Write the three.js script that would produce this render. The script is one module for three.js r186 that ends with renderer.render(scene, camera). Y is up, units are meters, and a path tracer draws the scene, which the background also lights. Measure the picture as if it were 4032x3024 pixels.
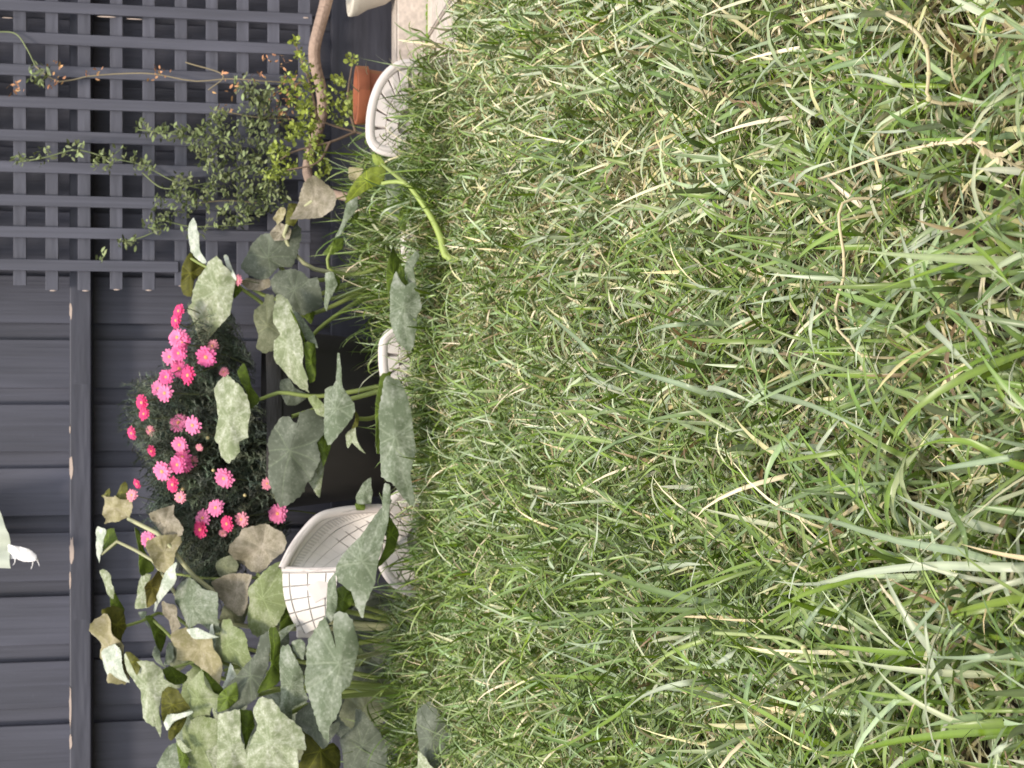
import * as THREE from 'three';
import { mergeGeometries } from 'three/addons/utils/BufferGeometryUtils.js';
import { RoundedBoxGeometry } from 'three/addons/geometries/RoundedBoxGeometry.js';

// ---------------------------------------------------------------- camera, sky, sun, exposure
const F = 5844, PITCH = 0.199, CAM_Y = 0.47;            // focal length in photo pixels; the phone is held sideways (rolled 90 degrees)
const scene = new THREE.Scene();
const camera = new THREE.PerspectiveCamera(2 * Math.atan(1512 / F) * 180 / Math.PI, 4 / 3, 0.05, 60);
camera.position.set(0, CAM_Y, 0);
camera.up.set(1, 0, 0);
camera.lookAt(0, CAM_Y - Math.sin(PITCH), -Math.cos(PITCH));
camera.focus = 1.15;
camera.userData.fStop = 30;

const renderer = new THREE.WebGLRenderer({ antialias: true });
renderer.toneMapping = THREE.LinearToneMapping;
renderer.toneMappingExposure = 2.1;
renderer.shadowMap.enabled = true;

{ // bright overcast sky
  const w = 64, h = 32, d = new Float32Array(w * h * 4);
  for (let j = 0; j < h; j++) for (let i = 0; i < w; i++) {
    const e = ((j + 0.5) / h - 0.5) * Math.PI, s = Math.max(0, Math.sin(e));
    const v = e > 0 ? 0.52 + 0.46 * s : 0.22, k = (j * w + i) * 4;
    d[k] = v * 0.97; d[k + 1] = v; d[k + 2] = v * 1.06; d[k + 3] = 1;
  }
  const t = new THREE.DataTexture(d, w, h, THREE.RGBAFormat, THREE.FloatType);
  t.mapping = THREE.EquirectangularReflectionMapping; t.magFilter = THREE.LinearFilter; t.needsUpdate = true;
  scene.background = t; scene.environment = t;
}
const sun = new THREE.DirectionalLight(0xfff3e0, 1.5);
sun.position.set(-1.6, 5.5, 1.6); sun.target.position.set(0, 0, -2);
sun.castShadow = true; sun.shadow.radius = 20; sun.shadow.mapSize.set(2048, 2048);
Object.assign(sun.shadow.camera, { left: -3, right: 3, top: 3, bottom: -3, near: 0.5, far: 12 });
scene.add(sun, sun.target);

// ---------------------------------------------------------------- helpers
const V = (x, y, z) => new THREE.Vector3(x, y, z);
function rng(a) { return () => { a |= 0; a = a + 0x6D2B79F5 | 0; let t = Math.imul(a ^ a >>> 15, 1 | a); t = t + Math.imul(t ^ t >>> 7, 61 | t) ^ t; return ((t ^ t >>> 14) >>> 0) / 4294967296; }; }
const SP = Math.sin(PITCH), CP = Math.cos(PITCH);
function ray(px, py) { const x = (1512 - py) / F, y = (2016 - px) / F; return V(x, y * CP - SP, -CP - y * SP); }
function P(px, py, z) { const r = ray(px, py); return r.multiplyScalar(-z / r.z).add(V(0, CAM_Y, 0)); }      // on the plane Z = -z
function G(px, py, y = 0) { const r = ray(px, py); return r.multiplyScalar((y - CAM_Y) / r.y).add(V(0, CAM_Y, 0)); } // on the ground
function hash(x, y, s) { let h = Math.imul(x, 374761393) + Math.imul(y, 668265263) + Math.imul(s, 974634777) | 0; h = Math.imul(h ^ h >>> 13, 1274126177); return ((h ^ h >>> 16) >>> 0) / 4294967296; }
function noise(x, y, s = 0, per = 0) {
  const xi = Math.floor(x), yi = Math.floor(y), fx = x - xi, fy = y - yi, u = fx * fx * (3 - 2 * fx), v = fy * fy * (3 - 2 * fy);
  const w = per ? (a => ((a % per) + per) % per) : (a => a);
  const a = hash(w(xi), w(yi), s), b = hash(w(xi + 1), w(yi), s), c = hash(w(xi), w(yi + 1), s), d = hash(w(xi + 1), w(yi + 1), s);
  return a + (b - a) * u + (c - a) * v + (a - b - c + d) * u * v;
}
const fbm = (x, y, s, o = 4) => { let r = 0, a = 0.5; for (let i = 0; i < o; i++) { r += a * noise(x, y, s + i * 17); x *= 2.03; y *= 2.03; a *= 0.5; } return r / (1 - a * 2 + 0.0001 > 0 ? 1 - Math.pow(0.5, o) : 1); };
function tex(w, h, fn, srgb = true, wrap = true) {
  const d = new Uint8Array(w * h * 4);
  for (let j = 0; j < h; j++) for (let i = 0; i < w; i++) {
    const c = fn(i / w, j / h, i, j), k = (j * w + i) * 4;
    for (let n = 0; n < 3; n++) d[k + n] = Math.max(0, Math.min(255, c[n] * 255));
    d[k + 3] = 255;
  }
  const t = new THREE.DataTexture(d, w, h); t.magFilter = THREE.LinearFilter; t.minFilter = THREE.LinearMipmapLinearFilter; t.generateMipmaps = true;
  if (wrap) t.wrapS = t.wrapT = THREE.RepeatWrapping;
  if (srgb) t.colorSpace = THREE.SRGBColorSpace; t.needsUpdate = true; return t;
}
const taken = {};
function numbered(n) { const k = taken[n] = (taken[n] ?? -1) + 1; return k ? `${n}_${String(k).padStart(3, '0')}` : n; }
function mesh(name, geo, mat, parent) { const m = new THREE.Mesh(geo, mat); m.name = name; m.castShadow = m.receiveShadow = true; parent.add(m); return m; }
function thing(name, label, category, pos, group) {
  const o = new THREE.Group(); o.name = numbered(name); o.userData = { label, category }; if (group) o.userData.group = group;
  if (pos) o.position.copy(pos); scene.add(o); return o;
}
// children are written in world coordinates, then moved into their thing
function settle(o) { const p = o.position; for (const c of o.children) c.position.sub(p); return o; }
function struct(name, geo, mat) { const m = mesh(name, geo, mat, scene); m.userData.kind = 'structure'; return m; }
function std(rgb, rough = 0.8, more = {}) { const m = new THREE.MeshPhysicalMaterial({ roughness: rough, ...more }); m.color.setRGB(...rgb); return m; }
function boxAt(x0, x1, y0, y1, z0, z1, r = 0.0015, uvScale) {
  const g = new RoundedBoxGeometry(x1 - x0, y1 - y0, z1 - z0, 1, r); g.translate((x0 + x1) / 2, (y0 + y1) / 2, (z0 + z1) / 2); metreUV(g); return g;
}
function metreUV(g, ox = 0, oy = 0) { // box mapping in metres
  const p = g.attributes.position, n = g.attributes.normal, uv = new Float32Array(p.count * 2);
  for (let i = 0; i < p.count; i++) {
    const ax = Math.abs(n.getX(i)), ay = Math.abs(n.getY(i)), az = Math.abs(n.getZ(i)); let a, b;
    if (az >= ax && az >= ay) { a = p.getX(i); b = p.getY(i); } else if (ax >= ay) { a = p.getZ(i); b = p.getY(i); } else { a = p.getX(i); b = p.getZ(i); }
    uv[2 * i] = a + ox; uv[2 * i + 1] = b + oy;
  }
  g.setAttribute('uv', new THREE.BufferAttribute(uv, 2)); return g;
}
function tube(pts, r0, r1, seg = 12, rad = 6) { // tapered tube through points
  const c = pts.length > 2 ? new THREE.CatmullRomCurve3(pts) : new THREE.LineCurve3(pts[0], pts[1]);
  const g = new THREE.TubeGeometry(c, seg, 1, rad, false), p = g.attributes.position;
  for (let i = 0; i <= seg; i++) {
    const o = c.getPointAt(i / seg), r = r0 + (r1 - r0) * i / seg;
    for (let j = 0; j <= rad; j++) { const k = i * (rad + 1) + j; p.setXYZ(k, o.x + (p.getX(k) - o.x) * r, o.y + (p.getY(k) - o.y) * r, o.z + (p.getZ(k) - o.z) * r); }
  }
  return g;
}

// ---------------------------------------------------------------- surfaces
const paintTex = tex(512, 512, (u, v) => { // satin fence paint over sawn timber, grain along v
  const g = fbm(u * 90, v * 5, 3, 3), s = fbm(u * 9, v * 3, 9, 4), sp = noise(u * 160, v * 160, 21) > 0.965 ? 0.07 : 0, run = Math.max(0, fbm(u * 14, v * 2.2, 31, 3) - 0.6) * 0.35;
  const k = 0.82 + 0.16 * (g - 0.5) + 0.22 * (s - 0.5) + sp + run; return [k * 0.92, k * 0.925, k];
});
const paintBump = tex(512, 512, (u, v) => { const g = fbm(u * 110, v * 6, 5, 3); return [g, g, g]; }, false);
function paintMat(rgb, rx, ry, rough = 0.55) {
  const m = std(rgb, rough); m.map = paintTex.clone(); m.map.repeat.set(rx, ry); m.bumpMap = paintBump.clone(); m.bumpMap.repeat.set(rx, ry); m.bumpScale = 0.0012; return m;
}
const fencePaints = [0.9, 1.0, 1.1].map(k => paintMat([0.128 * k, 0.128 * k, 0.144 * k], 1.7, 0.8));
const railPaint = paintMat([0.1, 0.1, 0.113], 0.8, 1.9);
railPaint.map.rotation = railPaint.bumpMap.rotation = Math.PI / 2;
const latticeV = paintMat([0.158, 0.158, 0.174], 2.1, 0.9), latticeH = paintMat([0.165, 0.165, 0.18], 0.9, 2.1);
latticeH.map.rotation = latticeH.bumpMap.rotation = Math.PI / 2;
const bareWood = std([0.55, 0.44, 0.38], 0.9);

const soilTex = tex(512, 512, (u, v) => { const n = fbm(u * 24, v * 24, 2, 5), f = noise(u * 220, v * 220, 8); const k = 0.15 + 0.22 * n + 0.12 * (f - 0.5); return [k * 1.12, k * 0.95, k * 0.75]; });
const soilBump = tex(512, 512, (u, v) => { const n = fbm(u * 32, v * 32, 12, 5); return [n, n, n]; }, false);
const soilMat = std([1, 1, 1], 1); soilMat.map = soilTex; soilMat.bumpMap = soilBump; soilMat.bumpScale = 0.02;
const concTex = tex(512, 512, (u, v) => {
  const n = fbm(u * 8, v * 8, 4, 5), f = noise(u * 200, v * 200, 6), d = fbm(u * 3, v * 14, 44, 4) > 0.62 ? 0.05 : 0; const k = 0.76 + 0.18 * (n - 0.5) + 0.1 * (f - 0.5) - d; return [k * 1.03, k * 0.97, k * 0.92];
});
const concMat = std([0.95, 0.95, 0.95], 0.95); concMat.map = concTex; concMat.bumpMap = soilBump; concMat.bumpScale = 0.004;

// ---------------------------------------------------------------- the ground
const lawnY = (x, z) => 0.022 * (fbm(x * 2.1 + 5, z * 2.1, 71, 3) - 0.5);
{
  const g = new THREE.PlaneGeometry(30, 30, 150, 150); g.rotateX(-Math.PI / 2); metreUV(g);
  const p = g.attributes.position; for (let i = 0; i < p.count; i++) p.setY(i, Math.abs(p.getX(i)) < 4 && p.getZ(i) > -2.7 && p.getZ(i) < 1 ? lawnY(p.getX(i), p.getZ(i)) : 0);
  g.computeVertexNormals(); struct('ground', g, soilMat);
  const b = new THREE.PlaneGeometry(3.2, 0.62, 60, 12); b.rotateX(-Math.PI / 2); b.translate(-1.08, 0.012, -3.17);
  const q = b.attributes.position; for (let i = 0; i < q.count; i++) q.setY(i, 0.01 + 0.03 * fbm(q.getX(i) * 9, q.getZ(i) * 9, 15, 3));
  b.computeVertexNormals(); metreUV(b); struct('garden_bed_soil', b, soilMat);
}

// ---------------------------------------------------------------- fence and lattice
const FZ = 3.5; // distance of the palings
{
  const fence = thing('paling_fence', 'dark blue grey painted timber paling fence with a horizontal rail', 'fence', V(0, 0, -FZ));
  const xAt = py => P(300, py, FZ).x, pitch = (xAt(1340) - xAt(2095)) / 3, x0 = xAt(1340), gap = xAt(1530) - xAt(1595);
  const rd = rng(5);
  for (let k = -14; k <= 14; k++) {
    const right = x0 - gap * 0 - k * pitch, left = right - (pitch - gap), d = (rd() - 0.5) * 0.004;
    mesh('paling', boxAt(left + (rd() - 0.5) * 0.004, right + (rd() - 0.5) * 0.004, 0.02, 1.8 + (rd() - 0.5) * 0.01, -FZ - 0.016 + d, -FZ + d, 0.002), fencePaints[Math.floor(rd() * 3)], fence);
    mesh('back_paling', boxAt(right - 0.035, right + gap + 0.035, 0.02, 1.79, -FZ - 0.034, -FZ - 0.0185, 0.002), fencePaints[Math.floor(rd() * 3)], fence);
  }
  const yT = P(275, 2000, FZ - 0.05).y, yB = P(362, 2000, FZ - 0.05).y;
  const rail = mesh('rail', boxAt(-2.2, 2.4, yB, yT, -FZ + 0.004, -FZ + 0.062, 0.004), railPaint, fence);
  mesh('rail', boxAt(-2.2, 2.4, yB + 0.78, yT + 0.78, -FZ + 0.004, -FZ + 0.062, 0.004), railPaint, fence);
  // bare timber where paint has flaked off the upper edge of the rail
  const cr = rng(31);
  for (const [py, len, h] of [[1225, 60, 14], [1690, 30, 6], [1835, 90, 18], [2165, 95, 24], [2285, 60, 9], [2780, 150, 11], [2920, 60, 14]]) {
    const a = P(276, py, FZ - 0.064), s = new THREE.Shape(), L = len / F * 3.4, H = h / F * 2.6;
    for (let i = 0; i < 14; i++) { const t = i / 14 * Math.PI * 2, r = 0.7 + cr() * 0.5, x = Math.cos(t) * L / 2 * r, y = Math.sin(t) * H / 2 * r; i ? s.lineTo(x, y) : s.moveTo(x, y); }
    const g = new THREE.ExtrudeGeometry(s, { depth: 0.002, bevelEnabled: false }); g.translate(a.x, yT - H * 0.45, -FZ + 0.0605); mesh('bare_timber_patch', g, bareWood, rail);
  }
  mesh('plinth_board', boxAt(-2.2, 2.4, 0.012, 0.20, -FZ + 0.004, -FZ + 0.03, 0.003), railPaint, fence);
  settle(fence);

  const LZ = 3.41;
  const lat = thing('lattice_panel', 'grey blue timber lattice panel fixed to the fence behind the climber', 'lattice', V(0.6, 0, -LZ));
  const sx = P(500, 1049, LZ).x, step = (P(500, 168, LZ).x - sx) / 7, W = 0.0245, yb = P(1226, 300, LZ).y, y0 = P(1199, 300, LZ).y, ystep = (P(206, 300, LZ).y - y0) / 8;
  const lr = rng(77);
  for (let i = 0; i < 17; i++) {
    const x = sx + i * step + (lr() - 0.5) * 0.003;
    mesh('upright_slat', boxAt(x - W / 2, x + W / 2, yb + (lr() - 0.3) * 0.008 + (i === 0 ? P(700, 1000, LZ).y - yb : 0), 1.78, -LZ, -LZ + 0.008, 0.0015), latticeV, lat);
  }
  const ends = { 8: 1143, 7: 1142, 6: 1136, 5: 1137, 4: 1118, 3: 1100 };
  for (let j = 0; j < 22; j++) {
    const y = y0 + j * ystep + (lr() - 0.5) * 0.003, xl = ends[j] ? P(206, ends[j], LZ).x : sx - W / 2 - 0.03 - lr() * 0.012, w = 0.0275;
    const s = mesh('cross_slat', boxAt(xl, sx + 16 * step + 0.05, y - w / 2, y + w / 2, -LZ - 0.0085, -LZ - 0.0005, 0.0015), latticeH, lat);
    if (ends[j] && j !== 3) mesh('broken_end', new THREE.SphereGeometry(0.006, 7, 5).scale(0.35, 1.3, 0.6).translate(xl, y - (lr()) * 0.006, -LZ - 0.004), bareWood, s);
  }
  for (const [px, py, a, b] of [[30, 70, 40, 8], [420, 66, 70, 12], [530, 75, 60, 10], [1205, 70, 22, 12]]) { // lifted slivers
    const q = P(px, py, LZ - 0.009); mesh('lifted_sliver', new THREE.SphereGeometry(1, 10, 6).scale(b / F * 0.8, a / F * 1.7, 0.002).translate(q.x, q.y, q.z), bareWood, lat);
  }
  settle(lat);
}

// ---------------------------------------------------------------- paving, pots, edging
{
  const zf = 3.24, xl = P(1640, 400, zf).x;
  const yTop = P(1562, 300, zf).y;
  const k = thing('concrete_kerb', 'pale concrete kerb block with mossy joint below the lattice', 'kerb', V(xl, 0, -zf));
  mesh('kerb_block', boxAt(xl, xl + 0.9, 0, yTop, -zf - 0.1, -zf, 0.006), concMat, k);
  mesh('kerb_block', boxAt(xl + 0.904, xl + 1.7, 0, yTop - 0.002, -zf - 0.1, -zf - 0.002, 0.006), concMat, k);
  const rd = rng(8), moss = [];
  for (let i = 0; i < 260; i++) { const g = new THREE.IcosahedronGeometry(0.003 + rd() * 0.003, 0); g.scale(1.2, 0.9, 0.7); const t = rd(); g.translate(xl + t * 0.9, 0.004 + rd() * 0.004, -zf + 0.004 + (rd() - 0.5) * 0.006); moss.push(g); }
  const mm = mesh('moss', mergeGeometries(moss), std([0.16, 0.27, 0.03], 0.95), k); mm.userData.kind = 'stuff';
  settle(k);
  const zn = 2.74;
  const pv = thing('paving_strip', 'flat beige concrete paving strip between lawn and kerb', 'paving', V(xl, 0, -zf));
  let x = xl - 0.16; const r2 = rng(18);
  while (x < xl + 1.6) { const w = 0.29 + r2() * 0.02; mesh('paver', boxAt(x, x + w, -0.03, 0.004 + r2() * 0.004, -zf + 0.004, -zn - 0.02 + r2() * 0.01, 0.004), concMat, pv); x += w + 0.006; }
  settle(pv);
  // brick ledge of brown stones on top of the kerb
  // cream pot
  const c = P(1470, -130, 3.3), r = 0.118, h = P(1372, 0, 3.3).y - yTop;
  const pot = thing('plant_pot', 'cream glazed round pot standing on the kerb under the lattice', 'pot', V(c.x, yTop, -3.38 + r));
  pot.position.z = -3.352 + r * 0.0 - 0.0; 
  const pts = [[0, 0.001], [0.62, 0.001], [0.74, 0.02], [0.86, 0.06], [0.97, h - 0.02], [1.0, h - 0.006], [0.99, h], [0.9, h], [0.88, h - 0.02], [0, h - 0.022]].map(([a, b]) => new THREE.Vector2(a <= 0 ? 0 : a * r, b));
  const cream = std([0.68, 0.63, 0.54], 0.55);
  pot.position.set(c.x, yTop, -3.27 ); 
  mesh('pot_body', new THREE.LatheGeometry(pts, 40), cream, pot);
}
function terracotta() {
  const a = P(1400, 375, 3.08), y0 = 0.03, y1 = a.y, r = (P(1400, 262, 3.08).x - P(1400, 490, 3.08).x) / 2, rim = y1 - P(1446, 375, 3.08).y;
  const pot = thing('plant_pot', 'small terracotta pot with a thick rim behind white edging', 'pot', V(a.x, y0 - 0.01, -3.08));
  const H = y1 - y0 + 0.01, tc = std([0.42, 0.13, 0.06], 0.85);
  tc.map = tex(128, 128, (u, v) => { const k = 0.82 + 0.3 * (fbm(u * 6, v * 6, 6, 4) - 0.5); const y = fbm(u * 5, v * 3, 90, 3) > 0.6 ? 0.12 : 0; return [k, k + y * 0.6, k]; });
  const body = [[0, 0], [0.62, 0], [0.9, H - rim], [0.78, H - rim - 0.003], [0, H - rim - 0.02]].map(([x, y]) => new THREE.Vector2(x * r, Math.max(0, y)));
  mesh('pot_body', new THREE.LatheGeometry(body, 32), tc, pot);
  const rg = [[0.84, H - rim], [1, H - rim], [1, H - 0.002], [0.985, H], [0.84, H], [0.82, H - rim]].map(([x, y]) => new THREE.Vector2(x * r, y));
  mesh('rim', new THREE.LatheGeometry(rg, 32), tc, pot);
}
terracotta();

const whiteTex = tex(256, 256, (u, v) => { const n = fbm(u * 7, v * 7, 14, 5), f = noise(u * 90, v * 90, 15); const k = 0.9 + 0.08 * (n - 0.5) - (fbm(u * 5, v * 9, 61, 4) > 0.64 ? 0.12 : 0) + 0.03 * (f - 0.5); return [k, k * 0.975, k * 0.96]; });
const whiteMat = std([0.8, 0.765, 0.75], 0.75); whiteMat.map = whiteTex;
// a scalloped fan of edging: backing, rounded rim and wedge-shaped blocks with recessed joints
function edging(px, py, z, w, top, label, lean = 0, turn = 0, left = 1, right = 1) {
  const c = P(px, py, z), r = w / 2, yTop = P(top, py, z).y;
  const o = thing('edging_panel', label, 'edging', V(c.x, -0.005, -z), 'white scalloped edging along the lawn');
  const H = yTop + 0.005, spring = H - r * 0.78, arch = (rr, t) => { const q = Math.cos(t), k = q < 0 ? left : right, p = k < 1 ? 3.4 : 2, sx = Math.sign(q) * Math.pow(Math.abs(q), 2 / p), sy = Math.pow(Math.abs(Math.sin(t)), 2 / p); return [sx * rr * k, spring + sy * rr * 0.78]; };
  const s = new THREE.Shape(); s.moveTo(-r * 0.97 * left, 0); s.lineTo(r * 0.97 * right, 0); for (let i = 0; i <= 20; i++) s.lineTo(...arch(r * 0.97, i / 20 * Math.PI)); s.closePath();
  mesh('backing', metreUV(new THREE.ExtrudeGeometry(s, { depth: 0.016, bevelEnabled: false }).translate(0, 0, -0.022)), whiteMat, o);
  const rim = []; rim.push(V(-r * left, 0, 0)); for (let i = 0; i <= 16; i++) { const [x, y] = arch(r, Math.PI - i / 16 * Math.PI); rim.push(V(x, y, 0)); } rim.push(V(r * right, 0, 0));
  mesh('rim', tube(rim, 0.0105, 0.0105, 60, 8), whiteMat, o);
  for (let ring = 0; ring < 2; ring++) {
    const n = ring ? 7 : 10, ra = ring ? 0.3 : 0.62, rb = ring ? 0.585 : 0.9;
    for (let i = 0; i < n; i++) {
      const a = Math.PI * (i + 0.1) / n, b = Math.PI * (i + 0.9) / n, q = new THREE.Shape();
      q.moveTo(...arch(r * ra, a)); q.lineTo(...arch(r * rb, a)); q.lineTo(...arch(r * rb, (a + b) / 2)); q.lineTo(...arch(r * rb, b)); q.lineTo(...arch(r * ra, b)); q.closePath();
      mesh('fan_block', metreUV(new THREE.ExtrudeGeometry(q, { depth: 0.01, bevelEnabled: true, bevelSize: 0.0012, bevelThickness: 0.002, bevelSegments: 1 }).translate(0, 0, -0.005)), whiteMat, o);
    }
  }
  for (let i = 0; i < 5; i++) mesh('base_block', boxAt(-r * 0.9 * left + i * r * 0.18 * (left + right) + 0.002, -r * 0.9 * left + (i + 1) * r * 0.18 * (left + right) - 0.002, 0.004, Math.max(0.012, spring - 0.006), 0.002, 0.007, 0.001), whiteMat, o);
  o.rotation.set(lean, turn, 0); return o;
}
edging(1500, 500, 2.87, 0.19, 1462, 'white scalloped edging fan nearest the terracotta pot and paving', -0.12, 0.15, 0.5, 1.4);
edging(1600, 960, 2.86, 0.19, 1600, 'white scalloped edging fan sunk in grass below the pointed pale leaf', -0.1, -0.05);
edging(1600, 1400, 2.85, 0.19, 1512, 'white scalloped edging fan between two hanging pumpkin leaves', -0.1, 0.05, 1.35, 0.55);
edging(1560, 2130, 2.84, 0.2, 1492, 'white scalloped edging fan under the tilted white trough', -0.08, 0.1);

// ---------------------------------------------------------------- traced sheets (leaves): photo outline laid on a tilted plane, then bulged
function crop(x0, y0, s) { return a => a.map(([x, y]) => [x0 + x / s, y0 + y / s]); }
const R1 = crop(350, 1880, 2.44), R2 = crop(350, 2400, 2.658), R3 = crop(900, 2380, 2.576), R4 = crop(700, 820, 2.765), R5 = crop(800, 1350, 2.37), R6 = crop(1250, 600, 2.37), M = crop(300, 1700, 1.253), S = crop(1000, 0, 1.843), PX = a => a;
const leafTex = {};
function makeLeafTex(name, top, mild, under, vein, seed, mildAmt) {
  // left half: upper side, right half: underside; veins radiate from the stalk at the middle of each half, tip towards +v
  const W = 1024, H = 512, veins = [90, 48, 132, 12, 168, -35, 215].map(a => a * Math.PI / 180);
  leafTex[name] = tex(W, H, (u, v) => {
    const up = u < 0.5, x = ((u % 0.5) * 4 - 1), y = v * 2 - 1, r = Math.hypot(x, y), th = Math.atan2(y, x);
    let d = 9, br = 9;
    for (const a of veins) {
      let q = th - a; q = Math.atan2(Math.sin(q), Math.cos(q)); if (Math.abs(q) > 0.9) continue;
      const al = r * Math.cos(q), ac = r * Math.sin(q); d = Math.min(d, Math.abs(ac + 0.015 * Math.sin(al * 9 + a * 3)) / (1.15 - al));
      const ph = (al - Math.abs(ac) * 0.8) * 7 + a; br = Math.min(br, Math.abs(ph - Math.round(ph)) / 7 + Math.max(0, Math.abs(ac) - 0.3) + 0.01 * (noise(x * 9, y * 9, 4)));
    }
    const n = fbm(x * 9 + 9, y * 9 + 3, seed, 5), f = fbm(x * 34, y * 34, seed + 40, 3);
    const vm = Math.max(0, 1 - d / 0.022), bm = Math.max(0, 1 - br / 0.016) * 0.45;
    let c;
    if (up) {
      let m = Math.min(1, Math.max(0, (n - 0.3) * 1.2 + (f - 0.5) * 0.9 + (fbm(th * 14, r * 5, seed + 7, 3) - 0.5) * 0.45 + (fbm(x * 3 + 2, y * 3, seed + 70, 3) - 0.5) * 1.1 + mildAmt)); c = top.map((t, i) => t + (mild[i] - t) * m);
      const w = Math.max(vm * 0.5, bm * 0.35); c = c.map((t, i) => t + (vein[i] - t) * w);
      if (f > 0.76) c = c.map(t => t + 0.05);
    } else { const k = 0.85 + 0.4 * (n - 0.5) + 0.15 * (f - 0.5); c = under.map(t => t * k); const w = Math.max(vm * 0.6, bm * 0.8); c = c.map((t, i) => t + (under[i] * 1.35 + 0.05 - t) * w); }
    return c;
  }, true, false);
}
makeLeafTex('grey', [0.37, 0.42, 0.31], [0.61, 0.63, 0.57], [0.40, 0.47, 0.08], [0.60, 0.63, 0.54], 1, 0.1);
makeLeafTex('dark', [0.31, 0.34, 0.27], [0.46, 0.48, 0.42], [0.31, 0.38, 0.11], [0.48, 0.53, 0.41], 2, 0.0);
makeLeafTex('pale', [0.49, 0.53, 0.38], [0.76, 0.77, 0.69], [0.42, 0.5, 0.11], [0.7, 0.73, 0.63], 3, 0.1);
makeLeafTex('green', [0.44, 0.49, 0.29], [0.63, 0.65, 0.53], [0.40, 0.49, 0.09], [0.65, 0.7, 0.5], 4, 0.05);
makeLeafTex('tan', [0.56, 0.53, 0.36], [0.7, 0.66, 0.55], [0.5, 0.46, 0.15], [0.72, 0.68, 0.54], 5, 0.1);
makeLeafTex('white', [0.62, 0.66, 0.58], [0.84, 0.85, 0.8], [0.45, 0.52, 0.14], [0.86, 0.87, 0.8], 9, 0.25);  // brighter copy for upturned leaf strips; light from above is put into the colour
makeLeafTex('dry', [0.50, 0.47, 0.38], [0.66, 0.62, 0.55], [0.56, 0.49, 0.4], [0.72, 0.67, 0.6], 6, 0.2);
makeLeafTex('olive', [0.38, 0.4, 0.28], [0.5, 0.51, 0.4], [0.43, 0.43, 0.1], [0.55, 0.56, 0.39], 7, 0);
makeLeafTex('lime', [0.5, 0.57, 0.18], [0.62, 0.67, 0.34], [0.55, 0.61, 0.16], [0.66, 0.7, 0.36], 8, -0.1);
const leafMats = {}; for (const k in leafTex) { const m = new THREE.MeshPhysicalMaterial({ roughness: 0.75, map: leafTex[k], transmission: 0.22, thickness: 0, side: THREE.DoubleSide }); leafMats[k] = m; }
let leafSeed = 100;
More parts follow.
